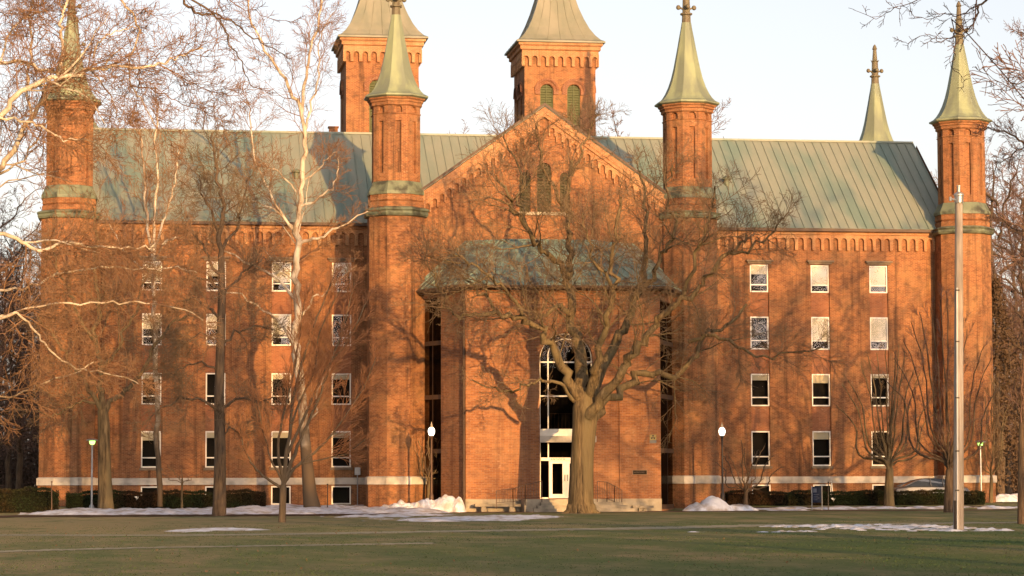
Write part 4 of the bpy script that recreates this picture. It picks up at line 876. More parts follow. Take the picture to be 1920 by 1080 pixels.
class Tree:
    def __init__(s, seed, **k):
        s.r = random.Random(seed); s.thick = []; s.twig = []
        s.p = dict(n=(7,6,5,4), ang=(52,48,45,42), ratio=(.6,.6,.58,.5), up=(.10,.06,.03,.0), wan=(.10,.16,.20,.24), seg=(.6,.4,.28,.2), minr=.006, levels=3, rr=.5, bias=(0,0,0), t0=.22)
        s.p.update(k); s.p['n'] = tuple(x*DENS for x in s.p['n']); s.p['minr'] *= 1.3
    def grow(s, p, d, L, r, lv):
        P = s.p; R = s.r; q = min(lv, 3); n = max(3, min(10, int(L/P['seg'][q]))); w_ = P['wan'][q]; up = P['up'][q]; h = L/n; pts = [p]; rad = [r]; x, y, z = p; dd = d; dirs = [d]; b = P['bias']
        for i in range(n):
            dd = norm((dd[0]+R.gauss(0,w_)+b[0]*.02, dd[1]+R.gauss(0,w_)+b[1]*.02, dd[2]+R.gauss(0,w_)+up)); x += dd[0]*h; y += dd[1]*h; z += dd[2]*h
            pts.append((x,y,z)); rad.append(max(P['minr']*.8, r*(1-.72*(i+1)/n))); dirs.append(dd)
        (s.thick if r > .035 else s.twig).append((pts, rad))
        if lv < P['levels']: s.spawn(pts, rad, dirs, L, lv)
    def spawn(s, pts, rad, dirs, L, lv, k=None, t0=None, Lc=None):
        P = s.p; R = s.r; q = min(lv, 3); m = k if k is not None else max(2, int(P['n'][q]*R.uniform(.8,1.2))); t0 = P['t0'] if t0 is None else t0
        az = R.uniform(0, 6.28)
        for j in range(m):
            t = t0+(1-t0)*(j+R.random()*.8)/m; t = min(.999, t); f = t*(len(pts)-1); i = int(f); g = f-i; a, b_ = pts[i], pts[i+1]
            pp = (a[0]+(b_[0]-a[0])*g, a[1]+(b_[1]-a[1])*g, a[2]+(b_[2]-a[2])*g); az += 2.4+R.uniform(-.5,.5)
            ang = math.radians(P['ang'][q]*R.uniform(.7,1.25))*(1-.35*t); dn = rot_off(dirs[i], ang, az)
            ln = (Lc if Lc else L)*P['ratio'][q]*(1.15-.55*t)*R.uniform(.65,1.25); r = max(P['minr'], min(rad[i]*.62, ln*.012+.003))
            if ln > .12: s.grow(pp, norm(dn), ln, r, lv+1)
    def limb(s, pts, w0, w1, kids=8, L=None, lv=0, t0=.25, jit=.0, wob=.05):
        """a hand-placed limb through world points; w0, w1 = radii in metres"""
        pts = [Vector(p) for p in pts]; R = s.r; out_ = []; n = len(pts)
        for i in range(n-1):
            p0, p1, p2, p3 = pts[max(0,i-1)], pts[i], pts[i+1], pts[min(n-1,i+2)]
            for k in range(4):
                t = k/4; v = .5*((2*p1)+(-p0+p2)*t+(2*p0-5*p1+4*p2-p3)*t*t+(-p0+3*p1-3*p2+p3)*t**3)
                if i+k > 0: v = v+Vector((R.gauss(0,wob), R.gauss(0,wob), R.gauss(0,wob)))*min(1.0, (i*4+k)/3)
                out_.append(v)
        out_.append(pts[-1]); m = len(out_); rad = [(w0+(w1-w0)*(i/(m-1))**.75)*(R.uniform(.93,1.07) if i else 1) for i in range(m)]; P = [tuple(v) for v in out_]; D = [norm(tuple(out_[min(i+1,m-1)]-out_[max(i-1,0)])) for i in range(m)]
        (s.thick if w0 > .035 else s.twig).append((P, rad)); tot = sum((out_[i+1]-out_[i]).length for i in range(m-1))
        if kids: s.spawn(P, rad, D, tot, lv, k=int(kids*1.5), t0=t0, Lc=L or tot)
        return P, rad, D
    def build(s, name, loc, mt, mtw, label, group=None, cat='tree', ts=9):
        T = empty(name, loc); T.location = (0,0,0); 
        off = Vector(loc)
        sh = lambda polys: [([(a-off.x, b-off.y, c-off.z) for a, b, c in p], r) for p, r in polys]
        T.location = loc; tubes('trunk', sh(s.thick), ts, mt, T); tubes('crown', sh(s.twig), 3, mtw, T, smooth=False); tag(T, label, cat, group); return T
def A3(Y, *pts): return [at(p[0], p[1], Y+(p[2] if len(p) > 2 else 0)) for p in pts]
def flare(Y, pts, r0, zg):
    P = A3(Y, *pts); P[0].z = zg-.15; return P
NT = 0
# ---------- the big spreading tree in front of the entrance
YT = -20.0; k_ = 1/ppm(YT)/2
t = Tree(11, n=(9,7,5,4), ang=(58,52,48,45), ratio=(.56,.60,.58,.5), up=(.05,.03,.02,.0), wan=(.12,.18,.2,.22), minr=.0075, levels=3)
t.thick.append(([tuple(v) for v in A3(YT,(1090,970),(1090,959),(1089,940),(1090,900),(1092,850),(1096,800),(1098,765),(1099,735))], [72*k_,56*k_,49*k_,46*k_,44*k_,47*k_,50*k_,36*k_]))
for a in range(6):
    an = a*1.05+.3; b = Vector(at(1090, 962, YT)); t.thick.append(([ (b.x+math.cos(an)*.55, b.y+math.sin(an)*.5, .35), (b.x+math.cos(an)*.75, b.y+math.sin(an)*.7, .05), (b.x+math.cos(an)*1.15, b.y+math.sin(an)*1.1, -.1)], [.26,.18,.08]))
# (points, px width start/end, kids, child length m)
for pts, w0, w1, kd, L in (
  (((1094,760),(1068,712,-.5),(1042,662,-1),(1018,628,-1.5),(985,600,-2),(940,592,-2.5),(900,590,-3),(862,598,-3)), 26, 7, 13, 6.5),
  (((985,600,-2),(968,575,-2.6),(945,545,-3.4),(915,515,-4),(880,495,-4.5),(850,478,-5)), 10, 4, 9, 5.5),
  (((1096,750),(1088,700,.8),(1086,650,1.4),(1072,600,2),(1068,540,2.2),(1066,480,2.6),(1062,420,3),(1064,370,3),(1072,300,3.2)), 34, 7, 14, 6),
  (((1070,590,2),(1045,575,1.6),(1020,590,1),(1002,600,.6)), 15, 6, 6, 4),
  (((1068,520,2.2),(1040,490,1.5),(1012,462,.8),(990,430,0),(970,400,-.6),(950,365,-1),(930,330,-1)), 17, 5, 12, 6),
  (((990,430,0),(975,380,1),(978,330,1.5),(960,290,2),(945,250,2)), 9, 3, 9, 4.5),
  (((1065,400,3),(1040,360,2),(1022,310,1),(1010,262,.5),(1005,232,0)), 10, 3, 9, 4.2),
  (((1072,330,3.2),(1090,290,3),(1105,250,3),(1125,215,3)), 8, 3, 8, 4),
  (((1108,762),(1112,700,-1),(1128,640,-2),(1140,590,-2.6),(1150,540,-3),(1148,480,-3.3),(1160,420,-3.6),(1165,370,-3.6)), 22, 5, 13, 6),
  (((1106,745,.5),(1140,670,1.5),(1168,610,2.2),(1192,560,2.8),(1205,500,3.2),(1210,440,3.5),(1215,390,3.8),(1200,320,4)), 28, 5, 14, 6),
  (((1192,560,2.8),(1225,520,2),(1248,470,1.5),(1262,420,1),(1250,360,.6),(1262,310,.5)), 13, 4, 11, 5.5),
  (((1104,780,-.5),(1140,735,-1.2),(1178,680,-2),(1206,640,-2.6),(1240,600,-3),(1280,560,-3.4),(1322,520,-3.8),(1365,475,-4),(1400,440,-4)), 26, 6, 15, 6),
  (((1280,560,-3.4),(1300,500,-4.4),(1310,450,-5),(1335,405,-5.4),(1340,350,-5.6)), 10, 4, 10, 5),
  (((1105,790,.5),(1135,762,1.6),(1175,722,2.6),(1210,700,3.2),(1262,704,4),(1292,672,4.4),(1318,632,4.8),(1360,612,5.2),(1400,570,5.4)), 24, 6, 15, 6),
  (((1292,640,2),(1340,632,1),(1385,652,.4),(1430,672,0),(1490,660,-.5),(1540,652,-.8)), 10, 3, 10, 4.2),
  (((1365,475,-4),(1400,470,-4.5),(1440,440,-5),(1470,410,-5)), 8, 3, 8, 4),
  (((1076,752,-.5),(1045,722,-1.5),(1012,712,-2),(985,722,-2.4),(955,735,-2.8),(925,728,-3),(885,712,-3.2)), 9, 3, 9, 3.0),
  (((940,592,-2.5),(905,560,-2),(872,520,-1.5),(850,500,-1)), 9, 3, 9, 4.5),
  (((862,598,-3),(835,570,-3),(815,520,-3.2),(800,470,-3.4)), 6, 2.5, 8, 4.2),
  (((1150,540,-3),(1120,500,-4),(1100,450,-4.6),(1092,400,-5)), 9, 3, 9, 4.5)):
    t.limb(A3(YT, *pts), w0*.86*k_, w1*.8*k_, kids=kd, L=L, wob=.11)
t.build('oak_tree', (at(1090,900,YT).x, YT, 0), BARK, TWIG, 'great spreading bare oak with a thick golden brown trunk before the entrance', ts=14)
# ---------- slender white sycamore in front of the left wing
YS = -10.5; k_ = 1/ppm(YS)/2
t = Tree(21, n=(7,6,5,4), ang=(48,45,42,40), ratio=(.56,.62,.6,.5), up=(.09,.06,.04,.0), wan=(.14,.2,.22,.24), minr=.0075, levels=3)
base = A3(YS,(588,964),(586,954),(581,925),(577,880),(570,800),(566,740)); base[0].z = -.2
t.thick.append(([tuple(v) for v in base], [42*k_,34*k_,27*k_,23*k_,19*k_,16*k_]))
SY = []
for pts, w0, w1, kd, L in (
  (((566,750),(560,690),(553,640),(558,580),(554,520),(560,460),(558,410),(566,340),(572,270),(562,205),(540,160),(515,120),(490,80),(468,30),(462,-30)), 24, 3, 18, 5.2),
  (((566,210),(572,160),(580,100),(596,55),(605,0),(610,-40)), 9, 3, 10, 3.6),
  (((571,250),(585,190),(600,130),(598,70),(630,20)), 6, 2, 8, 3.4),
  (((558,458),(585,448),(615,436),(650,415),(690,396)), 9, 3, 7, 2.6),
  (((563,388),(590,374),(622,352),(634,318),(636,292)), 7, 2.5, 7, 2.6),
  (((566,340),(592,322),(612,300),(632,285)), 5, 2, 6, 2.4),
  (((558,440),(540,420),(512,392),(480,380),(452,372)), 7, 2.5, 7, 3.0),
  (((548,430),(520,385),(500,345),(480,305),(474,250),(462,190)), 7, 2.5, 10, 3.6),
  (((556,360),(530,330),(505,312),(490,304)), 4, 2, 6, 2.4),
  (((552,560),(520,520),(480,500),(440,478),(410,460)), 8, 3, 8, 3),
  (((554,650),(520,600),(490,580),(440,548),(400,560)), 7, 2.5, 8, 3),
  (((572,800),(590,770),(600,720),(620,690)), 5, 2, 6, 2.4),
  (((560,600),(590,560),(620,540),(665,500)), 6, 2, 7, 2.6)):
    t.limb(A3(YS, *pts), w0*.82*k_, w1*.8*k_, kids=kd, L=L, wob=.06)
t.build('sycamore_tree', tuple(Vector((base[0].x, YS, gz(YS)))), SYC, SYCT, 'slender pale sycamore with white upper trunk before the left wing')
# ---------- second, more distant pale sycamore stems left of it
YS2 = -6.8; k_ = 1/ppm(YS2)/2
t = Tree(22, n=(6,6,5,4), ang=(45,45,42,40), ratio=(.55,.62,.6,.5), up=(.10,.07,.04,.0), minr=.0075, wan=(.14,.2,.22,.24))
base = A3(YS2,(300,950),(298,800),(293,680),(290,560)); base[0].z = 0
for pts, w0, w1, kd, L in ((((300,950),(298,860),(294,760),(290,640),(287,540),(289,480)),11,8,6,2.5),(((288,485),(278,430),(272,370),(268,300),(262,240)),7,3,10,3),(((289,480),(300,430),(318,380),(330,330),(336,270)),6,2,10,3),(((288,470),(290,400),(296,330),(292,250),(296,190)),6,2.5,11,3),(((288,490),(310,455),(350,440)),4,2,5,2.2),(((289,520),(262,500),(232,470),(205,420)),5,2,8,2.6)):
    t.limb(A3(YS2, *pts), w0*k_, w1*k_, kids=kd, L=L)
t.build('sycamore_tree', tuple(Vector((base[0].x, YS2, gz(YS2)))), SYC, SYCT, 'thin pale sycamore with forked white stems rising behind the left hedge')
# ---------- left oak by the grey lamp
YA = -11.5; k_ = 1/ppm(YA)/2
t = Tree(31, n=(8,6,5,4), ang=(55,50,46,44), ratio=(.56,.62,.6,.5), up=(.05,.02,.0,-.02), wan=(.14,.22,.25,.27), minr=.0085)
b = A3(YA,(199,966),(199,958),(198,935),(197,900),(196,860),(195,800),(193,768)); b[0].z = -.25
t.thick.append(([tuple(v) for v in b], [40*k_,32*k_,28*k_,26*k_,24*k_,23*k_,20*k_]))
for pts, w0, w1, kd, L in ((((193,775),(188,730),(186,680),(180,620),(185,560),(178,500),(182,440),(176,390)),14,4,13,5),(((195,775),(215,748),(240,728),(268,690),(290,650),(320,610),(355,590)),12,4,13,4.6),(((191,770),(170,730),(150,700),(120,660),(95,620),(70,590)),10,3,12,4.5),(((186,700),(215,660),(240,610),(262,560),(280,500)),8,3,11,4.2),(((180,640),(150,600),(130,550),(110,500),(100,450)),8,3,11,4.2),(((192,760),(160,752),(130,765),(100,780),(70,770)),6,2.5,8,3.4),(((188,730),(160,745),(140,720)),4,2,5,3)):
    t.limb(A3(YA, *pts), w0*k_, w1*k_, kids=kd, L=L, wob=.08)
t.build('oak_tree', tuple(Vector((b[0].x, YA, gz(YA)))), BARK, TWIG, 'bare tree with plain brown trunk just right of the grey disc lamp')
# ---------- straight dark tree
YB_ = -25; k_ = 1/ppm(YB_)/2
t = Tree(41, n=(6,6,5,4), ang=(66,52,48,44), ratio=(.55,.62,.6,.5), up=(-.01,.03,.04,.04), wan=(.14,.22,.25,.27), minr=.0085)
b = A3(YB_,(412,974),(411,966),(412,940),(413,850),(411,740),(414,640),(416,560),(415,480)); b[0].z = -.2
t.thick.append(([tuple(v) for v in b], [38*k_,28*k_,25*k_,22*k_,19*k_,17*k_,15*k_,12*k_]))
t.limb(A3(YB_,(415,490),(412,440),(420,390),(410,340),(402,300),(398,250)), 12*k_, 3*k_, kids=14, L=4.5)
for pts, w0, w1 in ((((412,770),(430,752),(452,748),(480,752),(512,745)),7,2),(((411,780),(385,752),(350,748),(310,760),(282,785)),7,2),(((412,700),(380,680),(345,688),(320,700)),5,2),(((414,650),(440,625),(475,612),(512,618)),6,2),(((414,600),(385,570),(350,560),(318,580)),6,2),(((415,560),(440,530),(470,500),(500,490)),6,2),(((415,520),(390,480),(365,440),(345,420)),7,2),(((414,470),(440,430),(455,390),(470,330)),7,2),(((413,460),(395,400),(378,360),(370,310)),7,2),(((412,820),(436,800),(455,812)),4,1.5),(((412,640),(380,628),(340,640)),4,1.5),(((415,540),(372,520),(330,500),(300,520)),5,2)):
    t.limb(A3(YB_, *pts), w0*k_, w1*k_, kids=9, L=3.0, wob=.08)
t.build('tulip_tree', tuple(Vector((b[0].x, YB_, 0))), BARKD, TWIG, 'straight dark trunk with crooked side branches, between the disc lamp and the sycamore')
# ---------- young vase-shaped tree with reddish twigs
YC_ = -44; k_ = 1/ppm(YC_)/2
t = Tree(51, n=(7,6,5,3), ang=(34,34,34,34), ratio=(.52,.55,.55,.5), up=(.07,.07,.06,.05), wan=(.05,.07,.09,.12), minr=.0072, levels=3)
b = A3(YC_,(529,990),(529,982),(530,950),(531,910)); b[0].z = -.2
t.thick.append(([tuple(v) for v in b], [22*k_,15*k_,13*k_,13*k_]))
for pts, w0, w1, kd, L in ((((531,912),(536,860),(545,800),(553,730),(575,650),(600,580),(625,520)),9,2.4,13,3.2),(((532,908),(552,850),(575,800),(600,740),(628,660),(650,590),(664,530)),8,2.2,13,3.2),(((533,905),(560,870),(600,840),(640,790),(680,730),(705,670)),7,2,13,3.0),(((531,905),(522,850),(528,790),(545,720),(560,640),(572,560)),7,2,12,3.0),(((528,915),(505,900),(480,880),(462,850),(452,815),(450,790)),6,2,8,2.0),(((529,900),(508,860),(495,810),(480,750)),5,2,9,2.2),(((540,850),(580,760),(612,690),(652,640),(690,560)),6,2,12,2.8),(((545,800),(560,760),(590,690),(600,620),(640,540)),5,2,11,2.8),(((560,870),(610,860),(650,850),(690,820)),4,1.6,8,2.0)):
    t.limb(A3(YC_, *pts), w0*k_, w1*k_, kids=kd, L=L, wob=.02, t0=.3)
t.build('young_tree', tuple(Vector((b[0].x, YC_, 0))), mat('young_bark', (.16,.115,.07), .85, 0, .1, (.08,.058,.036), 2.5, .4, stretch=(3,3,.5)), TWIGR, 'young vase-shaped tree with a fan of fine orange twigs on the lawn', 'young spreading trees')
def vase(seed, xb, yb, Yv, wd, ytop, xl, xr, label, nm='young_tree', k=14, m1=None, m2=None, fork=None, lvl=3, minr=.0075, group='young spreading trees'):
    k_ = 1/ppm(Yv)/2; t = Tree(seed, n=(6,5,4,3), ang=(36,36,36,36), ratio=(.5,.52,.52,.5), up=(.07,.06,.05,.04), wan=(.06,.09,.12,.15), minr=minr, levels=lvl); R = t.r
    yf = fork or yb-(yb-ytop)*.22; b = A3(Yv,(xb,yb),(xb,yb-6),(xb,(yb+yf)/2),(xb+1,yf-2),(xb+1,yf-14)); b[0].z = gz(Yv)-.15
    t.thick.append(([tuple(v) for v in b], [wd*1.4*k_,wd*1.1*k_,wd*.95*k_,wd*.78*k_,wd*.25*k_]))
    for j in range(k):
        f = (j+.5)/k; x1 = xl+(xr-xl)*f+R.uniform(-8,8); e = abs(f-.5)*2; y1 = ytop+(yf-ytop)*.55*e**1.6+R.uniform(-15,15); dep = R.uniform(-1,1)*(1-e*.5)*(xr-xl)*.35*2*k_; y0 = yf+R.uniform(-10,10)
        xm = xb+(x1-xb)*(.36+.20*e)+R.uniform(-6,6); ym = yf+(y1-yf)*(.34-.10*e); x2 = xb+(x1-xb)*.66
        t.limb(A3(Yv,(xb,yf+6),(xb+(x1-xb)*.08,yf-(yf-y1)*.10,dep*.15),(xm,ym,dep*.5),(x2,yf+(y1-yf)*.7,dep*.8),(x1,y1,dep)), wd*R.uniform(.22,.40)*k_, 1.6*k_, kids=(6 if Yv > -40 else 5), L=(yf-y1)*2*k_*.34, wob=.03, t0=.25)
    return t.build(nm, tuple(Vector((b[0].x, Yv, gz(Yv)))), m1 or BARK, m2 or TWIG, label, group)
vase(61, 1667, 950, -8.6, 19, 640, 1560, 1770, 'young bare tree in front of the last window column of the right wing')
vase(62, 1780, 968, -24, 22, 560, 1640, 1885, 'larger bare spreading tree beside the utility pole', k=13, fork=885, m1=BARKD, m2=TWIGD)
vase(63, 1398, 948, -9.5, 9, 830, 1335, 1470, 'small low-branching ornamental tree just right of the black globe lamp', nm='ornamental_tree', k=9, fork=925, m1=BARKD, m2=TWIG, lvl=2)
vase(64, 1858, 952, -4, 8, 700, 1835, 1895, 'slim bare tree at the right corner of the hall', k=8, fork=900, lvl=3)
vase(65, 803, 950, -8.4, 7, 800, 770, 850, 'small crooked shrub tree in the dark recess behind the left globe lamp', nm='ornamental_tree', k=7, fork=905, lvl=2)
vase(66, 341, 955, -11.0, 4, 880, 300, 375, 'thin leafless sapling in front of the left hedge', nm='sapling', k=5, fork=905, lvl=1, group=None)
vase(67, 1915, 990, -60, 15, 500, 1890, 2040, 'bare tree with its trunk cut by the right edge on the lawn', k=12, fork=800, m1=BARKD, m2=TWIGD)
# ---------- huge sycamore whose trunk stands just outside the left edge
YG = -55; k_ = 1/ppm(YG)/2
t = Tree(71, n=(7,6,5,4), ang=(58,52,48,45), ratio=(.55,.62,.6,.5), up=(.03,.02,.01,.0), wan=(.14,.22,.26,.28), minr=.007)
gx = at(-150, 600, YG).x
t.thick.append(([(gx,YG,-.3),(gx,YG,.3),(gx+.05,YG,3),(gx,YG,7),(gx+.2,YG,11),(gx+.1,YG,16),(gx+.3,YG,20)], [.75,.58,.5,.46,.38,.28,.15]))
for pts, w0, w1, kd, L in (
  (((-150,420),(-60,290,-1),(0,215,-1),(40,172,-1),(90,150,-1),(128,143,-1),(170,132,-.6),(210,124,0),(260,125,.4),(300,122,.6),(335,105,1),(380,90,1.2)),20,4,20,5),
  (((-150,200),(-60,120,1),(0,118,1),(45,117,1),(75,128,.6),(105,137,.2),(130,143,-.4)),15,5,9,4),
  (((112,138,0),(118,80,.5),(114,45,.8),(124,15,1),(135,-30,1)),10,6,9,3.6),
  (((180,-40,1),(210,-15,1),(232,5,1),(252,35,1),(260,62,1.4),(248,100,1.6),(243,115,1.6),(247,160,1.6),(268,195,1.8),(290,235,2),(310,262,2)),8,2.5,14,3.4),
  (((175,108,0),(185,78,.6),(205,62,1),(240,52,1.2),(262,50,1.4)),5,2.5,7,2.6),
  (((-150,560),(-60,430,1),(-10,330,1),(30,270,1),(62,215,1),(95,160,.4),(112,138,0)),22,9,12,5),
  (((-150,300),(-40,235,-2),(0,222,-2),(50,230,-2),(85,240,-2),(120,260,-2),(165,262,-2.2),(200,285,-2.5)),10,3,13,4),
  (((-150,530),(-40,450,0),(0,440,0),(40,452,0),(75,470,0),(115,455,.3),(150,458,.6),(200,466,1),(250,465,1.4),(290,462,1.8),(330,444,2)),13,4,18,4.5),
  (((-150,620),(-60,560,2),(0,545,2),(60,535,2),(120,512,2),(190,498,2.2),(250,505,2.4),(330,500,2.8),(370,512,3)),9,3,16,4),
  (((-150,700),(-60,620,-1),(0,592,-1),(50,578,-1),(110,570,-1),(190,566,-1),(260,568,-.6),(330,575,-.2),(380,600,0)),8,3,16,3.8),
  (((-80,640,-1),(0,600,-2),(35,590,-2),(62,615,-2),(95,655,-2.2),(140,690,-2.4),(200,695,-2.6),(260,720,-3)),9,3,13,3.4),
  (((-150,750),(-60,740,1),(0,745,1),(45,735,1),(90,715,1.2),(140,700,1.4),(180,680,1.6)),8,3,12,3.6),
  (((-150,150),(-60,50,0),(-20,10,0),(20,-20,0)),12,5,9,4.5),
  (((60,215,1),(50,150,1.5),(60,90,2),(55,30,2.4),(65,-20,2.6)),9,4,12,3.8),
  (((0,118,1),(20,60,1.6),(60,30,2),(100,10,2.2)),7,3,10,3.6),
  (((-10,330,1),(40,300,2),(70,260,2.6),(90,220,3)),8,3,10,3.6),
  (((170,132,0),(200,170,.6),(215,200,1),(225,230,1.2)),5,2,8,3),
  (((300,122,.6),(350,150,1),(400,175,1.4),(450,180,1.6)),4,1.6,9,2.6),
  (((247,160,1.6),(290,170,1.8),(330,190,2),(380,210,2.2),(420,230,2.4)),4.5,1.8,9,2.6)):
    t.limb(A3(YG, *pts), w0*.74*k_, w1*.7*k_, kids=kd, L=L, wob=.045)
t.build('sycamore_tree', (gx, YG, 0), SYC, SYCT, 'huge sycamore reaching in from the left edge with golden white limbs')
# ---------- dark hanging branches at the top centre-left, from a tree above the frame
def overhang(seed, Yv, limbs, loc_px, label, H, minr=.006, m1=BARKD, m2=TWIGD, kids=8, L=1.6):
    k_ = 1/ppm(Yv)/2; t = Tree(seed, n=(6,5,4,3), ang=(55,50,48,44), ratio=(.5,.5,.5,.5), up=(-.02,.0,.02,.02), wan=(.14,.2,.24,.26), minr=minr, levels=2); g = at(loc_px, 600, Yv); off = g.x
    t.thick.append(([(off,Yv,-.3),(off,Yv,.4),(off,Yv,H*.4),(off+.2,Yv,H*.8),(off,Yv,H)], [.55,.42,.34,.24,.1]))
    for pts, w0, w1, kd, L_, z0 in limbs:
        P = A3(Yv, *pts); t.limb([Vector((off, Yv, z0))]+P, w0*k_*1.1, w1*.8*k_, kids=kd, L=L_, wob=.03, t0=.3)
    return t.build('overhanging_tree', (off, Yv, 0), m1, m2, label)
overhang(81, -92, [
  (((2000,-60),(1900,-25),(1840,5),(1830,30),(1822,45),(1812,58),(1792,68),(1770,72),(1745,75)),6,1.6,9,.9,7.5),
  (((1950,-90),(1880,-30),(1820,20,.3),(1795,28,.4),(1770,24,.5),(1740,40,.5),(1700,20,.6)),5,1.4,10,1.0,7.8),
  (((1930,-60),(1850,-20,.5),(1765,-10,.4),(1700,8,.3),(1680,15,.3),(1640,35,.2),(1600,18,.2)),4,1.2,10,.9,7.6),
  (((1990,-80),(1860,-40),(1832,0,-.3),(1820,60,-.3),(1800,72,-.3),(1790,95,-.3),(1788,125,-.2),(1808,148,-.2),(1806,165,-.2)),4,1.2,8,.7,7.4),
  (((1812,58),(1790,68),(1760,80),(1748,66),(1700,80),(1690,76)),3,1.2,6,.8,7.2)], 2150, 'tree beyond the upper right corner whose bare branch tips hang into the sky', 11)
overhang(82, -84, [
  (((250,-160),(330,-30),(345,5),(365,22),(400,30),(420,50),(432,85),(450,110),(465,150),(490,168)),7,1.6,10,1.6,11),
  (((200,-140),(330,-20,.3),(400,20,.5),(440,45,.6),(480,75,.6),(520,95,.6),(545,110,.6)),6,1.6,11,1.6,11),
  (((300,-170),(400,-30,-.3),(408,20,-.3),(405,70,-.3),(402,108,-.3)),4,1.4,6,1.1,11),
  (((300,-150),(380,-30,.4),(440,10,.5),(480,22,.6),(520,40,.6),(560,45,.6)),4,1.2,9,1.3,11.2)], -420, 'tree beyond the upper left whose dark twigs hang over the wing roof', 15)
k_ = 1/ppm(-48)/2
t = Tree(83, n=(7,6,5,4), ang=(50,48,46,44), ratio=(.5,.52,.5,.5), up=(.05,.03,.02,.02), wan=(.13,.2,.24,.26), minr=.0075); o_ = at(2060, 600, -48).x
t.thick.append(([(o_,-48,-.3),(o_,-48,.5),(o_,-48,5),(o_+.2,-48,10),(o_,-48,15)], [.5,.38,.3,.22,.08]))
for pts, w0, w1, kd, L in ((((2060,420),(1985,330),(1940,290),(1912,262),(1890,248),(1862,244),(1842,240)),8,2,12,2.2),(((1935,290),(1910,280),(1885,300),(1860,320)),4,1.6,8,1.6),(((2060,340),(1990,220),(1950,180),(1925,160),(1895,155)),6,2,10,1.8),(((2060,260),(1990,130),(1950,90),(1930,70),(1908,60)),6,2,10,2.0),(((2060,500),(1980,470),(1940,440),(1900,430),(1870,400)),6,2,11,2.4),(((2060,560),(1990,520),(1950,500),(1915,480)),6,2,10,2.6)):
    t.limb(A3(-48, *pts), w0*k_, w1*k_, kids=kd, L=L)
t.build('oak_tree', (o_, -48, 0), BARKD, TWIGD, 'bare tree beyond the right edge reaching thin branches toward the last turret')
# ---------- generic bare trees, built once and copied: behind the hall, beside it, and off-frame towards the sun
def generic(seed, H, r, spread, label, name='bare_tree', m1=BARKD, m2=TWIGD, minr=.012, n0=14, lv=3, group='bare trees around the hall', nn=(6,5,4,3)):
    t = Tree(seed, n=nn, ang=(50,46,44,42), ratio=(.5,.5,.5,.5), up=(.07,.05,.03,.02), wan=(.10,.16,.2,.22), minr=minr, levels=lv); R = t.r
    P = [(0,0,-.3),(0,0,.5),(R.uniform(-.2,.2),0,H*.2),(R.uniform(-.3,.3),R.uniform(-.3,.3),H*.45),(R.uniform(-.5,.5),R.uniform(-.4,.4),H*.7),(R.uniform(-.6,.6),R.uniform(-.4,.4),H)]
    t.limb([Vector(p) for p in P], r*1.2, .03, kids=0, wob=.05)
    for j in range(n0):
        f = .22+.7*j/n0; a = j*2.4+R.random(); z = H*f; L = spread*(1.15-.75*f)*R.uniform(.8,1.2); d = (math.cos(a), math.sin(a)); e = .35+.5*f
        t.limb([Vector((0,0,z)), Vector((d[0]*L*.3, d[1]*L*.3, z+L*.3*e)), Vector((d[0]*L*.65, d[1]*L*.65, z+L*.75*e)), Vector((d[0]*L, d[1]*L, z+L*1.25*e))], r*(.52-.35*f), .02, kids=8, L=L*.8, wob=.12, t0=.2)
    return t.build(name, (0,0,0), m1, m2, label, group, ts=7)
def copy_tree(src, loc, rz, sc_, label):
    c = src.copy(); COL.objects.link(c); c.location = loc; c.rotation_euler = (0,0,rz); c.scale = (sc_,)*3; c['label'] = label
    for ch in src.children: d = ch.copy(); COL.objects.link(d); d.parent = c
    return c
g1 = generic(101, 20, .42, 9, ''); g2 = generic(102, 17, .32, 7.5, '', nn=(7,6,4,3)); g3 = generic(103, 23, .5, 10, '')
first = {id(g1): 1, id(g2): 1, id(g3): 1}; gen = [g1, g2, g3]; GI = [0]
def put(k, x, Yv, rz, s_, label, world=False, z=0):
    src = gen[k]; loc = (x if world else X(x, Yv), Yv, z); GI[0] += 1
    if first.get(id(src)):
        first[id(src)] = 0; src.location = loc; src.rotation_euler = (0,0,rz); src.scale = (s_,)*3; src['label'] = label; return src
    return copy_tree(src, loc, rz, s_, label)
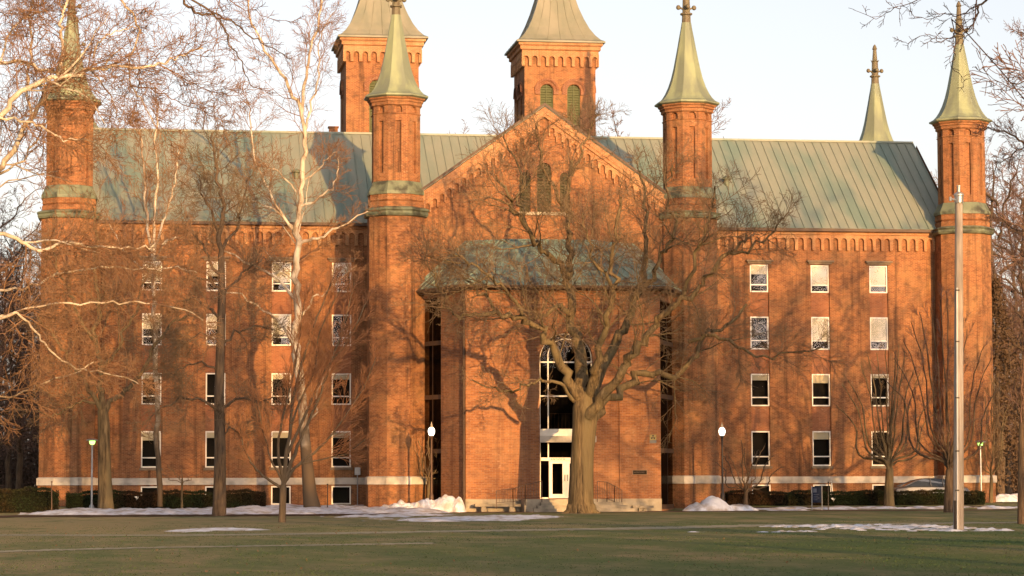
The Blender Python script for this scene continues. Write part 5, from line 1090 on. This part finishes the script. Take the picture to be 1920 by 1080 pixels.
bgl = [  # k, x px, Y, rot, scale, label
 (0,-30,22,0,.85,'bare tree at the far left edge behind the hedge, nearest the hall corner'),(1,20,34,1.2,.9,'twiggy bare tree in the gap left of the hall'),(2,45,60,2.2,.8,'taller bare tree far behind the left corner turret'),(1,-60,10,3,.9,'bare tree leaning in at the left edge beyond the hedge'),(0,60,90,4,.9,'distant bare tree low behind the left corner of the hall'),(2,0,110,.4,.9,'farthest bare tree at the left edge'),(1,75,48,5,.8,'bare tree touching the left corner turret from behind'),
 (0,1885,24,2,.75,'bare purple tree just right of the right corner turret'),(2,1915,45,1,.78,'tall bare tree at the right edge beyond the hall'),(1,1860,60,3.6,.85,'bare tree directly behind the right corner turret'),(0,1940,20,5.1,.9,'bare tree cut by the right edge behind the snow bank'),(1,1900,85,.9,1.0,'distant bare tree above the far disc lamp'),(2,1880,120,2.9,.95,'farthest bare tree right of the hall'),
 (0,1875,30,3.3,1.25,'dense bare tree filling the gap right of the corner turret'),(2,1925,34,4.4,1.05,'wide bare crown at the right edge above the snow bank'),(1,1950,60,2.0,1.6,'tall bare tree farther back at the right edge'),(2,1900,70,5.6,1.2,'bare tree between the far lamp and the right edge'),(0,15,70,2.6,1.0,'bare tree in the sky gap at the left edge'),(1,40,26,4.6,1.0,'thin bare tree just left of the hall corner'),(0,-25,45,.3,1.15,'broad bare tree rising at the far left edge'),
 (2,960,48,.3,1.22,'tree crown rising behind the roof left of the centre tower'),(0,1170,50,1.9,1.40,'tree crown rising behind the roof right of the centre tower'),(1,1235,40,4.1,1.52,'treetop showing over the roof beside the right centre turret'),(1,905,38,2.4,1.44,'low treetop over the roof left of the gable')]
for k, x, Yv, rz, s_, lb in bgl: put(k, x, Yv, rz, s_, lb)
# off-frame towards the low sun: they throw the dappled shade on the wall
SH = [(42,-40),(35,-56),(27,-66),(46,-76),(33,-97),(38,-120),(6,-128),(28,-136),(2,-112),(-3,-120),(5,-106)]
for i, (xt, Yv) in enumerate(SH):
    x = max(xt+.185*abs(Yv), .357*(Yv+150)+9.5); put((0,2,1)[i % 3], x, Yv, 1.3*i, 1.0+.12*(i % 3)+(.1 if Yv < -90 else 0), 'bare tree on the lawn outside the right edge, number %d from the hall' % (i+1), world=True)
# wooded skyline behind the camera, mirrored in the lower windows
rr = random.Random(5)
for i in range(26):
    x = -170+i*14+rr.uniform(-4,4); put(i % 3, x, -285+rr.uniform(-18,18), rr.uniform(0,6), rr.uniform(1.0,1.3), 'bare tree of the wood behind the photographer', world=True)
def mass(name, pts, n, size, m_, seed, kind='stuff'):
    def sampler(rg, m):
        c = rg.integers(0, len(pts), m); C_ = np.array(pts)[c]; d = rg.normal(size=(m,3)); d /= np.linalg.norm(d, axis=1)[:,None]; r_ = rg.random(m)[:,None]**.4; return C_[:,:3]+d*r_*C_[:,3:6]
    o = leafy(name, n, sampler, size, m_, None, seed); tag(o, kind=kind); return o
BRUSH = mat('winter_brush', (.065,.045,.035), .95, 0, .05, (.10,.065,.045), .5, .5)
pts = [(X(x,Yv), Yv, h*.45, 4.5, 3, h*.55) for x, Yv, h in ((-40,40,5),(10,44,6),(50,50,5),(70,70,7),(-20,75,8),(1880,50,6),(1910,56,7),(1930,40,5),(1865,80,8),(1900,90,9))]
mass('underbrush', pts, 30000, .10, BRUSH, 5)
WV = []; WF = []; nW = 120  # unseen solid ridge added behind the trees, shaped to darken the window reflections
for i in range(nW+1):
    x = -230+480*i/nW; h = 22+3.5*mnoise.noise(Vector((x*.05,1,0)))+2.2*mnoise.noise(Vector((x*.22,4,0)))+1.2*mnoise.noise(Vector((x*.7,9,0)))
    for y, zz in ((-308,-.5),(-306,h*.55),(-312,h*.9),(-320,h),(-332,h*.85),(-340,-.5)): WV.append((x, y+1.5*mnoise.noise(Vector((x*.3,zz*.3,2))), zz))
for i in range(nW):
    for k in range(5): WF.append((i*6+k, (i+1)*6+k, (i+1)*6+k+1, i*6+k+1))
me = bpy.data.meshes.new('unseen_woods_ridge'); me.from_pydata(WV, [], WF); me.materials.append(BRUSH); o = bpy.data.objects.new('unseen_woods_ridge', me); COL.objects.link(o); tag(o, kind='stuff')
# evergreen by the right turret
CED = mat('cedar_foliage', (.075,.050,.032), .9, 0, .1, (.11,.07,.04), 1, .5)
cx_ = X(1868, 14); T = empty('cedar_tree', (cx_, 14, 0)); tag(T, 'olive brown evergreen just behind the right corner turret', 'tree'); b = MB(); b.bar((0,0,-.2), (0,0,14.6), .25, 8, .05); b.build('trunk', BARKD, T)
def cs(rg, m):
    h = rg.random(m)**.8; z = 1+14*h; r_ = 3.0*(1-h)**.7*rg.random(m)**.4+.15; a = rg.uniform(0,6.28,m); k = .75+.25*np.sin(a*5+z*2.1); return np.stack([np.cos(a)*r_*k, np.sin(a)*r_*k, z+rg.normal(0,.15,m)], 1)
leafy('crown', 6000, cs, .08, CED, T, 3)
